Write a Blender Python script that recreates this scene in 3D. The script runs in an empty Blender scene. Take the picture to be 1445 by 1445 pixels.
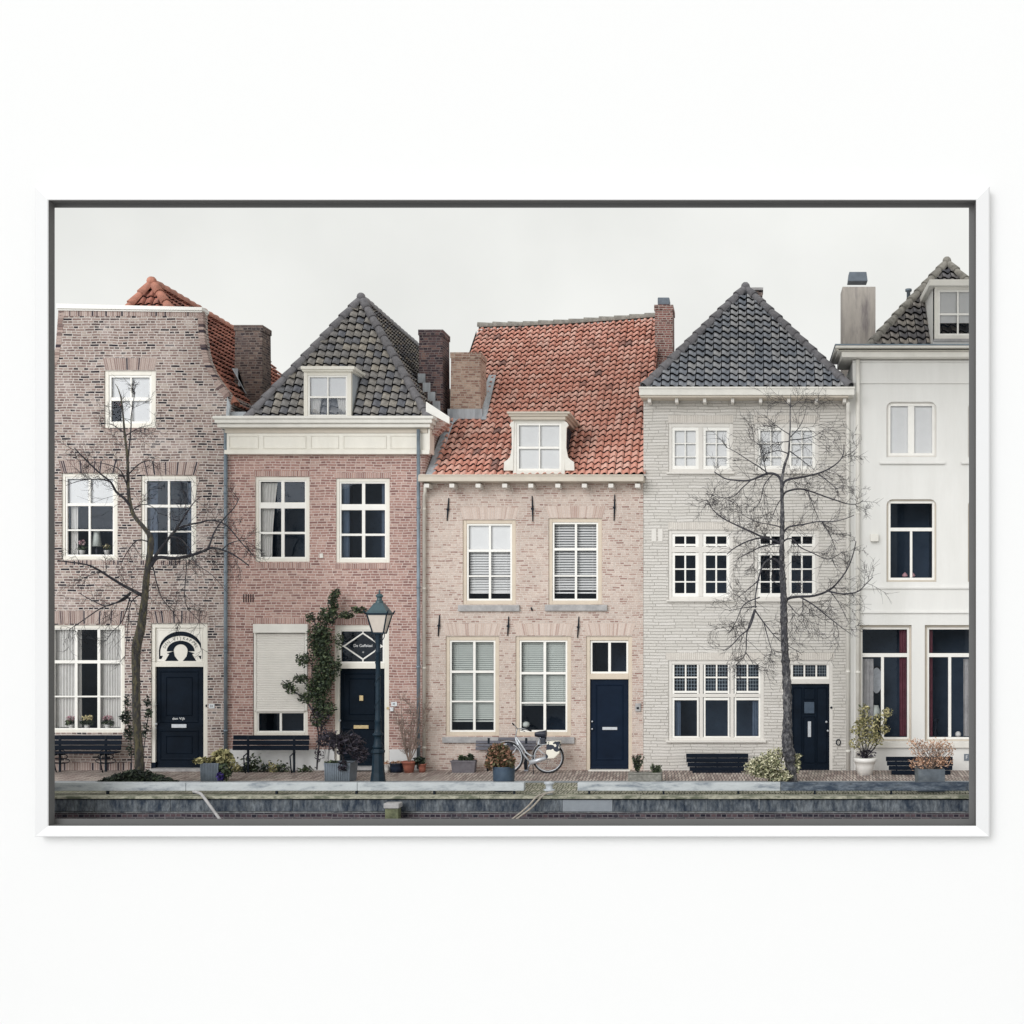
import bpy, math, random
from mathutils import Vector, Matrix
R = math.radians
rnd = random.Random(7)
scene = bpy.context.scene
COL = scene.collection
# ------------------------------------------------------------------ camera
D = 30.0            # metres from the eye to the house fronts
S = 0.017           # metres per photo pixel on the house fronts
cam_d = bpy.data.cameras.new('camera')
cam = bpy.data.objects.new('camera', cam_d)
COL.objects.link(cam)
cam.location = (0, -D, 3.4)
cam.rotation_euler = (R(90), 0, 0)
cam_d.sensor_width = 36
cam_d.lens = 36 * D / (1445 * S)
cam_d.shift_x = (722.5 - 1050) / 1445
cam_d.shift_y = (887 - 722.5) / 1445
cam_d.clip_end = 3000
scene.camera = cam
# ------------------------------------------------------------------ world and sun
SUN_EL, SUN_AZ = 24, 27
w = bpy.data.worlds.new('World'); scene.world = w; w.use_nodes = True
nt = w.node_tree; nt.nodes.clear()
out = nt.nodes.new('ShaderNodeOutputWorld'); bg = nt.nodes.new('ShaderNodeBackground')
sky = nt.nodes.new('ShaderNodeTexSky'); sky.sky_type = 'NISHITA'; sky.sun_disc = False
sky.sun_elevation = R(SUN_EL); sky.sun_rotation = R(180 + SUN_AZ)
hs = nt.nodes.new('ShaderNodeHueSaturation'); hs.inputs['Saturation'].default_value = 0.15
mx = nt.nodes.new('ShaderNodeMixRGB'); mx.inputs[0].default_value = 0.93
tc = nt.nodes.new('ShaderNodeTexCoord'); nz = nt.nodes.new('ShaderNodeTexNoise')
nz.inputs['Scale'].default_value = 4.5; nz.inputs['Detail'].default_value = 6
cr = nt.nodes.new('ShaderNodeValToRGB')
cr.color_ramp.elements[0].color = (6.6, 6.66, 6.42, 1); cr.color_ramp.elements[0].position = .35
cr.color_ramp.elements[1].color = (7.5, 7.55, 7.3, 1); cr.color_ramp.elements[1].position = .62
bg.inputs['Strength'].default_value = 0.1
L = nt.links.new
L(tc.outputs['Generated'], nz.inputs['Vector']); L(nz.outputs['Fac'], cr.inputs[0])
L(sky.outputs[0], hs.inputs['Color']); L(hs.outputs[0], mx.inputs[1]); L(cr.outputs[0], mx.inputs[2])
L(mx.outputs[0], bg.inputs[0]); L(bg.outputs[0], out.inputs[0])
sl = bpy.data.lights.new('sun', 'SUN'); sl.energy = 1.5; sl.angle = R(40); sl.color = (.985, .99, 1)
so = bpy.data.objects.new('sun', sl); COL.objects.link(so)
so.rotation_euler = (R(90 - SUN_EL), 0, R(-SUN_AZ)); so.location = (-6, -40, 20)
vs = scene.view_settings
vs.view_transform = 'Standard'; vs.look = 'None'; vs.gamma = 1; vs.exposure = 0.32; vs.use_curve_mapping = False
scene.cycles.max_bounces = 6; scene.cycles.transparent_max_bounces = 12
scene.cycles.caustics_reflective = False; scene.cycles.caustics_refractive = False; scene.cycles.blur_glossy = 1.0; scene.cycles.sample_clamp_indirect = 3
scene.cycles.diffuse_bounces = 3; scene.cycles.glossy_bounces = 3

# ------------------------------------------------------------------ helpers
def P(px, py, y=0.0):
    """photo pixel + depth -> world point"""
    k = S * (1 + y / D)
    return Vector(((px - 1050) * k, y, 3.4 + (887 - py) * k))
def X(px, y=0.0): return (px - 1050) * S * (1 + y / D)
def Z(py, y=0.0): return 3.4 + (887 - py) * S * (1 + y / D)

def lin(c):
    r = []
    for v in c[:3]:
        v = v / 255.0
        r.append(v / 12.92 if v <= .04045 else ((v + .055) / 1.055) ** 2.4)
    return r
def C(r, g, b, k=1.0):
    return tuple(min(.9, v * k) for v in lin((r, g, b))) + (1,)

ROOT = {}
def root(name, loc, label, cat, group=None):
    o = bpy.data.objects.new(name, None); COL.objects.link(o)
    o.empty_display_size = .2
    o.location = loc; o['label'] = label; o['category'] = cat
    if group: o['group'] = group
    ROOT[o] = Vector(loc)
    return o

class MB:
    def __init__(s): s.v = []; s.f = []; s.t = []; s.sm = []; s.m = []
    def add(s, vs, fs, tint=None, smooth=False, m=0):
        b = len(s.v); s.v += [tuple(v) for v in vs]
        if tint is None: tint = rnd.random()
        for f in fs:
            s.f.append(tuple(i + b for i in f)); s.t.append(tint); s.sm.append(smooth); s.m.append(m)
    def quad(s, a, b, c, d, **k): s.add([a, b, c, d], [(0, 1, 2, 3)], **k)
    def box(s, x0, x1, y0, y1, z0, z1, **k):
        if x0 > x1: x0, x1 = x1, x0
        if y0 > y1: y0, y1 = y1, y0
        if z0 > z1: z0, z1 = z1, z0
        vs = [(x0,y0,z0),(x1,y0,z0),(x1,y1,z0),(x0,y1,z0),(x0,y0,z1),(x1,y0,z1),(x1,y1,z1),(x0,y1,z1)]
        s.add(vs, [(0,3,2,1),(4,5,6,7),(0,1,5,4),(1,2,6,5),(2,3,7,6),(3,0,4,7)], **k)
    def pbox(s, a, b, y0, y1, **k):
        """box from photo rect a=(px,py) b=(px,py), mapped at depth y0"""
        s.box(X(a[0], y0), X(b[0], y0), y0, y1, Z(b[1], y0), Z(a[1], y0), **k)
    def prism(s, pts, y0, y1, **k):
        """pts: (x,z) polygon, counter clockwise seen from the front"""
        n = len(pts)
        vs = [(x, y0, z) for x, z in pts] + [(x, y1, z) for x, z in pts]
        fs = [tuple(range(n)), tuple(range(2 * n - 1, n - 1, -1))]
        for i in range(n):
            j = (i + 1) % n
            fs.append((i, i + n, j + n, j))
        s.add(vs, fs, **k)
    def tube(s, pts, rad, n=8, cap=True, smooth=True, **k):
        pts = [Vector(p) for p in pts]
        if not isinstance(rad, (list, tuple)): rad = [rad] * len(pts)
        vs = []; fs = []; m = len(pts); prev = None
        for i, p in enumerate(pts):
            d = (pts[min(i + 1, m - 1)] - pts[max(i - 1, 0)])
            if d.length < 1e-7: d = Vector((0, 0, 1))
            d.normalize()
            if prev is None:
                a = Vector((0, 1, 0)) if abs(d.y) < .9 else Vector((1, 0, 0))
            else: a = prev
            u = (a - d * a.dot(d))
            if u.length < 1e-5: u = Vector((1, 0, 0)) - d * d.x
            u.normalize(); v = d.cross(u); prev = u
            for j in range(n):
                t = 2 * math.pi * j / n
                vs.append(p + (u * math.cos(t) + v * math.sin(t)) * rad[i])
        for i in range(m - 1):
            for j in range(n):
                a = i * n + j; b = i * n + (j + 1) % n
                fs.append((a, b, b + n, a + n))
        if cap:
            fs.append(tuple(range(n - 1, -1, -1))); fs.append(tuple(range((m - 1) * n, m * n)))
        s.add(vs, fs, smooth=smooth, **k)
    def lathe(s, c, prof, n=16, sx=1, sy=1, rot=0, smooth=True, **k):
        vs = []; fs = []; m = len(prof)
        for r, z in prof:
            for j in range(n):
                t = 2 * math.pi * j / n + rot
                vs.append((c[0] + r * math.cos(t) * sx, c[1] + r * math.sin(t) * sy, c[2] + z))
        for i in range(m - 1):
            for j in range(n):
                a = i * n + j; b = i * n + (j + 1) % n
                fs.append((a, b, b + n, a + n))
        fs.append(tuple(range(n - 1, -1, -1))); fs.append(tuple(range((m - 1) * n, m * n)))
        s.add(vs, fs, smooth=smooth, **k)
    def ball(s, c, r, n=10, sz=1, **k):
        s.lathe(c, [(max(.0005, r * math.sin(math.pi * i / 6)), -r * sz * math.cos(math.pi * i / 6)) for i in range(7)], n, **k)
    def ring(s, x0, x1, z0, z1, wd, y0, y1, **k):
        """rectangular ring of four butted bars"""
        s.box(x0, x0 + wd, y0, y1, z0, z1, **k); s.box(x1 - wd, x1, y0, y1, z0, z1, **k)
        s.box(x0 + wd, x1 - wd, y0, y1, z0, z0 + wd, **k); s.box(x0 + wd, x1 - wd, y0, y1, z1 - wd, z1, **k)
    def pring(s, a, b, wpx, y0, y1, **k):
        s.ring(X(a[0], y0), X(b[0], y0), Z(b[1], y0), Z(a[1], y0), wpx * S * (1 + y0 / D), y0, y1, **k)
    def disc(s, c, r, y, n=24, **k):
        s.add([(c[0] + r * math.cos(2 * math.pi * i / n), y, c[1] + r * math.sin(2 * math.pi * i / n)) for i in range(n)], [tuple(range(n))], **k)
    def build(s, name, mat, parent=None, top=None, bevel=0, label=None, kind=None, cat=None, group=None):
        me = bpy.data.meshes.new(name)
        off = Vector((0, 0, 0)); p = parent
        while p is not None:
            if p in ROOT: off = ROOT[p]
            p = p.parent
        me.from_pydata([(v[0] - off.x, v[1] - off.y, v[2] - off.z) for v in s.v], [], s.f)
        mats = mat if isinstance(mat, (list, tuple)) else [mat]
        for q in mats: me.materials.append(q)
        at = me.attributes.new('tint', 'FLOAT', 'FACE')
        at.data.foreach_set('value', s.t)
        me.polygons.foreach_set('use_smooth', s.sm)
        me.polygons.foreach_set('material_index', s.m)
        me.update()
        o = bpy.data.objects.new(name, me); COL.objects.link(o)
        if parent is not None: o.parent = parent
        if bevel:
            b = o.modifiers.new('bevel', 'BEVEL'); b.width = bevel; b.segments = 2; b.limit_method = 'ANGLE'
        if label: o['label'] = label
        if kind: o['kind'] = kind
        if cat: o['category'] = cat
        if group: o['group'] = group
        return o

# ------------------------------------------------------------------ materials
MATS = {}
def newmat(name):
    m = bpy.data.materials.new(name); m.use_nodes = True
    n = m.node_tree.nodes; b = n['Principled BSDF']
    return m, m.node_tree, b
def node(nt, t, **k):
    n = nt.nodes.new(t)
    for a, b in k.items(): setattr(n, a, b)
    return n
def ramp(nt, stops, interp='LINEAR'):
    r = nt.nodes.new('ShaderNodeValToRGB'); cr = r.color_ramp; cr.interpolation = interp
    while len(cr.elements) < len(stops): cr.elements.new(.5)
    for e, (p, c) in zip(cr.elements, stops): e.position = p; e.color = c
    return r
def posnode(nt): return node(nt, 'ShaderNodeNewGeometry').outputs['Position']
def noise(nt, vec, scale, detail=4, rough=.6, stretch=None):
    n = node(nt, 'ShaderNodeTexNoise'); n.inputs['Scale'].default_value = scale
    n.inputs['Detail'].default_value = detail; n.inputs['Roughness'].default_value = rough
    if stretch:
        mp = node(nt, 'ShaderNodeMapping'); mp.inputs['Scale'].default_value = stretch
        nt.links.new(vec, mp.inputs['Vector']); vec = mp.outputs[0]
    nt.links.new(vec, n.inputs['Vector'])
    return n.outputs['Fac']
def mixc(nt, fac, a, b, mode='MIX'):
    m = node(nt, 'ShaderNodeMixRGB', blend_type=mode)
    for i, v in ((0, fac), (1, a), (2, b)):
        if hasattr(v, 'node'): nt.links.new(v, m.inputs[i])
        else: m.inputs[i].default_value = v
    return m.outputs[0]
def mrange(nt, v, a, b, c, d):
    m = node(nt, 'ShaderNodeMapRange')
    nt.links.new(v, m.inputs[0])
    for i, q in enumerate((a, b, c, d)): m.inputs[i + 1].default_value = q
    return m.outputs[0]
def bump(nt, bs, h, strength=.3, dist=.02):
    b = node(nt, 'ShaderNodeBump'); b.inputs['Strength'].default_value = strength; b.inputs['Distance'].default_value = dist
    nt.links.new(h, b.inputs['Height']); nt.links.new(b.outputs[0], bs.inputs['Normal'])

def plain(name, col, rough=.6, var=.12, scale=6, metal=0, spec=.5, bmp=.1, stretch=None, dirt=None, dirt_amt=.4, dscale=None, dband=(.48, .68)):
    """painted or solid surface with worn, uneven colour"""
    m, nt, b = newmat(name)
    p = posnode(nt)
    f = noise(nt, p, scale, 6, .65, stretch)
    dark = tuple(v * (1 - var * 2) for v in col[:3]) + (1,)
    r = ramp(nt, [(.3, dark), (.62, col)]); nt.links.new(f, r.inputs[0]); c = r.outputs[0]
    if dirt:
        f2 = noise(nt, p, dscale or scale * .35, 8, .7, stretch)
        r2 = ramp(nt, [(dband[0], (0, 0, 0, 1)), (dband[1], (dirt_amt,) * 3 + (1,))]); nt.links.new(f2, r2.inputs[0])
        c = mixc(nt, r2.outputs[0], c, dirt)
    nt.links.new(c, b.inputs['Base Color'])
    b.inputs['Roughness'].default_value = rough; b.inputs['Metallic'].default_value = metal
    b.inputs['Specular IOR Level'].default_value = spec
    if bmp: bump(nt, b, noise(nt, p, scale * 6, 4, .6), bmp, .01)
    MATS[name] = m
    return m

def brick(name, stops, mortar, bw=.2, bh=.062, ms=.011, bmp=.5, axes='xz', big=.14, patch=None, off=.5, rough=.9, spec=.15, sq=.55, shift=.8):
    m, nt, b = newmat(name); lk = nt.links.new
    p = posnode(nt)
    sp = node(nt, 'ShaderNodeSeparateXYZ'); lk(p, sp.inputs[0])
    cb = node(nt, 'ShaderNodeCombineXYZ')
    if axes == 'xz':
        ad = node(nt, 'ShaderNodeMath', operation='ADD'); lk(sp.outputs[0], ad.inputs[0]); lk(sp.outputs[1], ad.inputs[1])
        lk(ad.outputs[0], cb.inputs[0]); lk(sp.outputs[2], cb.inputs[1])
    else:
        lk(sp.outputs[0], cb.inputs[0]); lk(sp.outputs[1], cb.inputs[1])
    # slightly uneven courses
    nn = node(nt, 'ShaderNodeTexNoise'); nn.inputs['Scale'].default_value = 1.6; nn.inputs['Detail'].default_value = 3
    lk(p, nn.inputs['Vector'])
    vm = node(nt, 'ShaderNodeVectorMath', operation='MULTIPLY_ADD')
    lk(nn.outputs['Color'], vm.inputs[0]); vm.inputs[1].default_value = (.05, .05, 0); lk(cb.outputs[0], vm.inputs[2])
    br = node(nt, 'ShaderNodeTexBrick'); br.offset = off; br.squash = sq; br.squash_frequency = 2
    br.inputs['Color1'].default_value = (0, 0, 0, 1); br.inputs['Color2'].default_value = (1, 1, 1, 1)
    br.inputs['Mortar'].default_value = (.5, .5, .5, 1)
    br.inputs['Scale'].default_value = 1; br.inputs['Mortar Size'].default_value = ms
    br.inputs['Mortar Smooth'].default_value = .35; br.inputs['Brick Width'].default_value = bw; br.inputs['Row Height'].default_value = bh
    s2 = node(nt, 'ShaderNodeSeparateXYZ'); lk(vm.outputs[0], s2.inputs[0])
    dv = node(nt, 'ShaderNodeMath', operation='DIVIDE'); lk(s2.outputs[1], dv.inputs[0]); dv.inputs[1].default_value = bh
    fl = node(nt, 'ShaderNodeMath', operation='FLOOR'); lk(dv.outputs[0], fl.inputs[0])
    wn_ = node(nt, 'ShaderNodeTexWhiteNoise'); wn_.noise_dimensions = '1D'; lk(fl.outputs[0], wn_.inputs['W'])
    ma = node(nt, 'ShaderNodeMath', operation='MULTIPLY_ADD'); lk(wn_.outputs['Value'], ma.inputs[0]); ma.inputs[1].default_value = bw * shift; lk(s2.outputs[0], ma.inputs[2])
    c2 = node(nt, 'ShaderNodeCombineXYZ'); lk(ma.outputs[0], c2.inputs[0]); lk(s2.outputs[1], c2.inputs[1])
    lk(c2.outputs[0], br.inputs['Vector'])
    r = ramp(nt, stops); lk(br.outputs['Color'], r.inputs[0])
    fine = noise(nt, p, 45, 4, .7)
    c = mixc(nt, 1.0, r.outputs[0], mixc(nt, mrange(nt, fine, .3, .7, 0, 1), (.78, .78, .78, 1), (1.12, 1.12, 1.12, 1)), 'MULTIPLY')
    mn = noise(nt, p, 14, 5, .7)
    mc = mixc(nt, mrange(nt, mn, .35, .65, 0, 1), tuple(v * .72 for v in mortar[:3]) + (1,), mortar)
    c = mixc(nt, br.outputs['Fac'], c, mc)
    # lime smears and weather patches of their own shape
    bn = noise(nt, p, .55, 7, .65)
    c = mixc(nt, 1.0, c, mixc(nt, mrange(nt, bn, .35, .68, 0, 1), (1 - big,) * 3 + (1,), (1 + big * .5,) * 3 + (1,)), 'MULTIPLY')
    if patch:
        pn = noise(nt, p, patch[2] if len(patch) > 2 else 1.3, 9, .75)
        rp = ramp(nt, [(.5, (0, 0, 0, 1)), (.66, (patch[1],) * 3 + (1,))]); lk(pn, rp.inputs[0])
        c = mixc(nt, rp.outputs[0], c, patch[0])
    lk(c, b.inputs['Base Color']); b.inputs['Roughness'].default_value = rough; b.inputs['Specular IOR Level'].default_value = spec
    inv = node(nt, 'ShaderNodeMath', operation='MULTIPLY_ADD'); lk(br.outputs['Fac'], inv.inputs[0]); inv.inputs[1].default_value = -1; lk(fine, inv.inputs[2])
    bump(nt, b, inv.outputs[0], bmp, .012)
    MATS[name] = m
    return m

def tinted(name, stops, rough=.8, spec=.3, scale=20, var=.25, bmp=.25, moss=None, interp='LINEAR', trans=0, two=False):
    """colour picked per tile, brick or leaf"""
    m, nt, b = newmat(name); lk = nt.links.new
    a = node(nt, 'ShaderNodeAttribute'); a.attribute_name = 'tint'
    r = ramp(nt, stops, interp); lk(a.outputs['Fac'], r.inputs[0])
    p = posnode(nt)
    f = noise(nt, p, scale, 6, .7)
    c = mixc(nt, 1.0, r.outputs[0], mixc(nt, mrange(nt, f, .3, .7, 0, 1), (1 - var,) * 3 + (1,), (1 + var * .6,) * 3 + (1,)), 'MULTIPLY')
    if moss:
        pn = noise(nt, p, moss[2], 9, .75)
        rp = ramp(nt, [(.52, (0, 0, 0, 1)), (.66, (moss[1],) * 3 + (1,))]); lk(pn, rp.inputs[0])
        c = mixc(nt, rp.outputs[0], c, moss[0])
    lk(c, b.inputs['Base Color']); b.inputs['Roughness'].default_value = rough; b.inputs['Specular IOR Level'].default_value = spec
    if trans:
        b.inputs['Subsurface Weight'].default_value = 0
    if bmp: bump(nt, b, f, bmp, .01)
    MATS[name] = m
    return m

# walls
brick('brick_old', [(0, C(44, 42, 50)), (.12, C(64, 58, 62)), (.17, C(120, 102, 98)), (.5, C(148, 126, 120)), (.8, C(168, 148, 140)), (1, C(186, 172, 162))],
      C(216, 207, 201), bw=.225, bh=.0625, ms=.0125, patch=(C(214, 204, 200), .45, 1.1))
brick('brick_red', [(0, C(138, 104, 100)), (.3, C(164, 126, 119)), (.7, C(184, 146, 137)), (1, C(198, 168, 158))],
      C(224, 206, 198), bw=.22, bh=.0625, ms=.0105, patch=(C(206, 176, 166), .35, .8))
brick('brick_pink', [(0, C(158, 128, 120)), (.12, C(182, 154, 144)), (.35, C(200, 179, 168)), (1, C(212, 196, 186))],
      C(226, 214, 205), bw=.19, bh=.054, ms=.010, patch=(C(222, 206, 194), .45, .9))
brick('brick_paint', [(0, C(212, 208, 202)), (.5, C(218, 214, 208)), (1, C(224, 220, 215))],
      C(192, 187, 180), bw=.5, bh=.073, ms=.0075, bmp=.9, big=.03, sq=.8)  # darker joints paint the shadow lines between the bricks
brick('brick_dark', [(0, C(62, 54, 62)), (.4, C(92, 76, 80)), (.8, C(124, 96, 94)), (1, C(150, 122, 114))],
      C(150, 140, 138), bw=.2, bh=.062, ms=.009, patch=(C(84, 78, 84), .6, 1.6))
brick('brick_brown', [(0, C(70, 62, 64)), (.4, C(112, 96, 92)), (.8, C(136, 116, 108)), (1, C(164, 146, 134))],
      C(158, 148, 142), bw=.2, bh=.062, ms=.009, patch=(C(74, 70, 76), .5, 2.2))
brick('brick_stack', [(0, C(150, 116, 106)), (.5, C(188, 158, 142)), (1, C(208, 184, 168))],
      C(204, 190, 176), bw=.19, bh=.06, ms=.009)
brick('brick_stack_red', [(0, C(96, 64, 62)), (.4, C(140, 96, 90)), (1, C(170, 124, 116))],
      C(200, 188, 180), bw=.2, bh=.062, ms=.011)
brick('brick_quay', [(0, C(40, 38, 50)), (.5, C(70, 58, 68)), (1, C(104, 86, 90))],
      C(122, 118, 122), bw=.2, bh=.07, ms=.012, patch=(C(52, 58, 66), .6, 2.5))
brick('paving_brick', [(0, C(150, 134, 128)), (.5, C(184, 168, 160)), (1, C(208, 196, 186))],
      C(110, 104, 104), bw=.075, bh=.42, ms=.013, sq=1, axes='xy', shift=.3, patch=(C(120, 120, 112), .5, .8))
brick('paving_moss', [(0, C(150, 148, 136)), (.5, C(172, 170, 156)), (1, C(190, 186, 172))],
      C(96, 100, 84), bw=.11, bh=.24, ms=.014, axes='xy', shift=.3, patch=(C(142, 146, 116), .6, 2.0))
brick('slate_cheek', [(0, C(60, 60, 70)), (1, C(92, 88, 94))], C(46, 46, 56), bw=.15, bh=.09, ms=.008)
for nm, st, mo in (('arch_old', [(0, C(56, 52, 62)), (.15, C(98, 84, 86)), (.25, C(148, 126, 120)), (1, C(188, 170, 162))], None),
               ('arch_red', [(0, C(152, 118, 112)), (1, C(196, 164, 154))], None),
               ('arch_pink', [(0, C(180, 152, 142)), (.3, C(202, 182, 170)), (1, C(216, 200, 190))], None),
               ('arch_paint', [(0, C(212, 206, 199)), (1, C(222, 217, 210))], None)):
    tinted(nm, st, rough=.9, spec=.15, scale=40, var=.15)
# roofs
tinted('tile_red', [(0, C(150, 120, 114)), (.012, C(160, 124, 116)), (.04, C(218, 156, 138)), (.5, C(232, 174, 157)), (1, C(240, 196, 181))],
       rough=.85, scale=16, var=.2, moss=(C(178, 150, 142), .5, 1.6))
tinted('tile_red_dark', [(0, C(110, 82, 78)), (.2, C(170, 112, 98)), (1, C(206, 142, 124))], rough=.85, scale=16, var=.3, moss=(C(110, 88, 86), .75, 1.6))
tinted('tile_dark', [(0, C(126, 128, 136)), (.3, C(150, 148, 148)), (.7, C(168, 163, 157)), (1, C(184, 177, 166))], rough=.6, spec=.45, scale=14, var=.35,
       moss=(C(96, 98, 108), .6, 1.5))
tinted('tile_slate', [(0, C(136, 142, 152)), (.5, C(160, 164, 172)), (1, C(184, 184, 186))], rough=.5, spec=.5, scale=14, var=.25,
       moss=(C(146, 144, 142), .35, 2.0))
tinted('tile_grey', [(0, C(104, 104, 112)), (.5, C(142, 138, 138)), (1, C(178, 170, 162))], rough=.7, spec=.35, scale=14, var=.35, moss=(C(190, 186, 176), .5, 4.0))
plain('ridge_dark', C(132, 130, 134), .6, .2, 8, dirt=C(100, 102, 112), dirt_amt=.35)
plain('ridge_red', C(196, 134, 114), .8, .2, 8, dirt=C(120, 96, 90))
plain('ridge_moss', C(164, 160, 152), .9, .25, 9, dirt=C(104, 100, 102))
plain('under_roof', C(30, 30, 36), .95, .2, 5)  # near-black sheet puts shade into the gaps between tiles
# paint, metal, stone
plain('cream', C(236, 232, 222), .45, .04, 3, dirt=C(205, 198, 182), dirt_amt=.3, stretch=(1, 1, .3))
plain('white_paint', C(243, 241, 236), .4, .03, 4)
plain('off_white', C(232, 229, 222), .5, .05, 3, dirt=C(206, 202, 194), dirt_amt=.3)
plain('sand_paint', C(212, 198, 180), .5, .05, 4, dirt=C(190, 176, 160), dirt_amt=.3)
plain('taupe_paint', C(204, 194, 180), .5, .05, 4)
plain('grey_paint', C(222, 218, 212), .45, .04, 4)
plain('plaster', C(230, 229, 226), .75, .025, 1.2, dirt=C(210, 208, 203), dirt_amt=.4, bmp=.15, stretch=(2.2, 1, .35))
plain('plaster_trim', C(196, 192, 180), .6, .05, 2, stretch=(.3, 1, 1))
plain('door_navy', C(18, 29, 42), .55, .2, 3, spec=.09, bmp=.05)
plain('door_black', C(14, 26, 38), .55, .2, 3, spec=.08, bmp=.05)
plain('door_blue', C(20, 33, 51), .55, .15, 2, spec=.09, bmp=.05)
plain('black_wood', C(18, 28, 42), .6, .25, 6, spec=.12, stretch=(.3, 2, 4))
plain('grey_wood', C(112, 112, 122), .7, .2, 9, stretch=(.4, 2, 5))
plain('iron', C(24, 34, 46), .6, .25, 12, spec=.2)
plain('lamp_green', C(24, 44, 58), .5, .2, 9, spec=.25)
plain('lamp_roof', C(58, 84, 92), .45, .2, 9, spec=.6)
plain('zinc', C(132, 146, 158), .5, .18, 5, metal=.3, dirt=C(160, 166, 170), dirt_amt=.4)
plain('lead', C(190, 196, 202), .7, .15, 4, dirt=C(124, 130, 138), dirt_amt=.6, stretch=(3, 3, .6))
plain('pipe_cream', C(214, 208, 198), .5, .08, 5)
plain('pipe_dark', C(84, 90, 104), .5, .2, 5)
plain('stone_grey', C(178, 176, 176), .85, .15, 7, dirt=C(110, 112, 118))
plain('concrete', C(204, 196, 188), .95, .1, 3.5, dirt=C(126, 118, 122), dirt_amt=.8, stretch=(2.6, 2.6, .5))
plain('quay_stone', C(124, 130, 136), .9, .35, 9, dirt=C(44, 54, 68), dirt_amt=.95, stretch=(2.2, 1, .8), spec=.1, bmp=.6, dscale=2.4, dband=(.42, .62))
plain('quay_stone_new', C(142, 148, 155), .8, .08, 5, dirt=C(130, 138, 148))
plain('rail_light', C(190, 195, 198), .85, .1, 8, dirt=C(112, 120, 130), dirt_amt=.9, dscale=4, dband=(.48, .66), stretch=(.6, 1, 2.5), spec=.15)
plain('rail_slate', C(112, 121, 132), .85, .35, 14, dirt=C(54, 64, 78), dirt_amt=.95, dscale=5, dband=(.42, .6), stretch=(.6, 1, 2), spec=.15)
plain('kerb_stone', C(150, 156, 162), .8, .15, 3, stretch=(.5, 1, 1))
plain('moss_stone', C(180, 178, 160), .95, .3, 14, dirt=C(96, 100, 84), dirt_amt=.95, dscale=3, dband=(.48, .58), stretch=(.8, 1, 1.5))
plain('curtain_dim', C(96, 112, 132), .9, .1, 6)
plain('curtain', C(226, 224, 220), .9, .05, 6)
plain('curtain_red', C(112, 62, 74), .9, .2, 6)
plain('blind', C(214, 220, 214), .8, .03, 5)
plain('blind_sky_white', (.9, .9, .89, 1), .8, .02, 5)  # real blinds, and white sky reflections painted behind some upper panes
plain('shutter_white', C(230, 226, 220), .55, .03, 4)
plain('plinth_white', C(226, 226, 226), .7, .05, 3, dirt=C(196, 196, 196))
plain('brass', C(190, 170, 130), .35, .15, 20, metal=.7)
plain('silver', C(204, 208, 214), .35, .1, 20, metal=.35)
plain('chrome', C(170, 178, 190), .25, .1, 20, metal=.9)
plain('rubber', C(26, 28, 34), .7, .2, 20)
plain('saddle', C(44, 48, 62), .5, .2, 12)
plain('pot_grey', C(118, 128, 140), .6, .15, 4)
plain('pot_blue', C(60, 78, 98), .55, .2, 5, dirt=C(88, 106, 124), dirt_amt=.6)
plain('pot_navy', C(30, 44, 66), .35, .2, 5)
plain('terracotta', C(164, 100, 84), .8, .15, 8, dirt=C(206, 140, 116))
plain('pot_white', C(236, 234, 230), .4, .04, 5)
plain('trough_grey', C(108, 104, 110), .7, .15, 8)
plain('trough_stone', C(150, 148, 142), .9, .25, 14, dirt=C(96, 96, 90))
plain('pot_lead', C(98, 106, 114), .7, .2, 6, dirt=C(140, 146, 148), dirt_amt=.5)
plain('soil', C(52, 44, 40), .95, .3, 20)
plain('bark', C(60, 60, 68), .95, .3, 14, dirt=C(104, 102, 102), dirt_amt=.6, stretch=(2, 2, .8), bmp=.6)
plain('bark_rough', C(74, 74, 80), .95, .45, 16, dirt=C(150, 148, 148), dirt_amt=.8, stretch=(1.5, 1.5, .9), bmp=1, dscale=11)
plain('bark_lichen', C(84, 82, 82), .95, .3, 10, dirt=C(138, 130, 92), dirt_amt=.75, stretch=(2, 2, .6), bmp=1, dscale=8)
plain('twig', C(50, 48, 54), .9, .25, 8)
plain('twig_light', C(150, 132, 122), .9, .25, 12)
plain('rope', C(168, 160, 150), .9, .2, 30)
plain('post_moss', C(120, 124, 96), .95, .3, 8, dirt=C(70, 76, 66))
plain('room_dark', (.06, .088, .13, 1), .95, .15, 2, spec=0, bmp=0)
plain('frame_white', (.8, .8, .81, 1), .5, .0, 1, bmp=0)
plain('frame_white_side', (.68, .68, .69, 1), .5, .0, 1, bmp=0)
plain('gap_shade_grey', C(104, 104, 104), .9, .03, 1, bmp=0)  # grey carries the shade of the gap inside the frame
plain('gallery_wall', (.752, .752, .757, 1), .9, 0, 1, bmp=0)
plain('gallery_floor', (.7, .7, .7, 1), .9, .03, .6, bmp=0)
plain('earth', C(120, 116, 104), .95, .2, .4)
plain('tile_white', C(222, 226, 230), .3, .03, 8)
plain('lettering', C(236, 238, 240), .5, .02, 8)
plain('lettering_grey', C(110, 112, 108), .6, .05, 8)
plain('panel_white', C(238, 234, 226), .5, .03, 5)
plain('mortar', C(214, 204, 198), .95, .1, 20)
plain('mortar_paint', C(190, 183, 174), .95, .05, 20)
plain('salt', C(150, 154, 156), .9, .3, 9, dirt=C(60, 66, 78), dirt_amt=.9, stretch=(1.2, 1, 1))
plain('joint_shade', C(34, 38, 46), .95, .3, 9)  # dark colour paints the shadow line under the capping slabs
plain('lantern_glass', C(206, 196, 186), .3, .05, 8)
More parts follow.
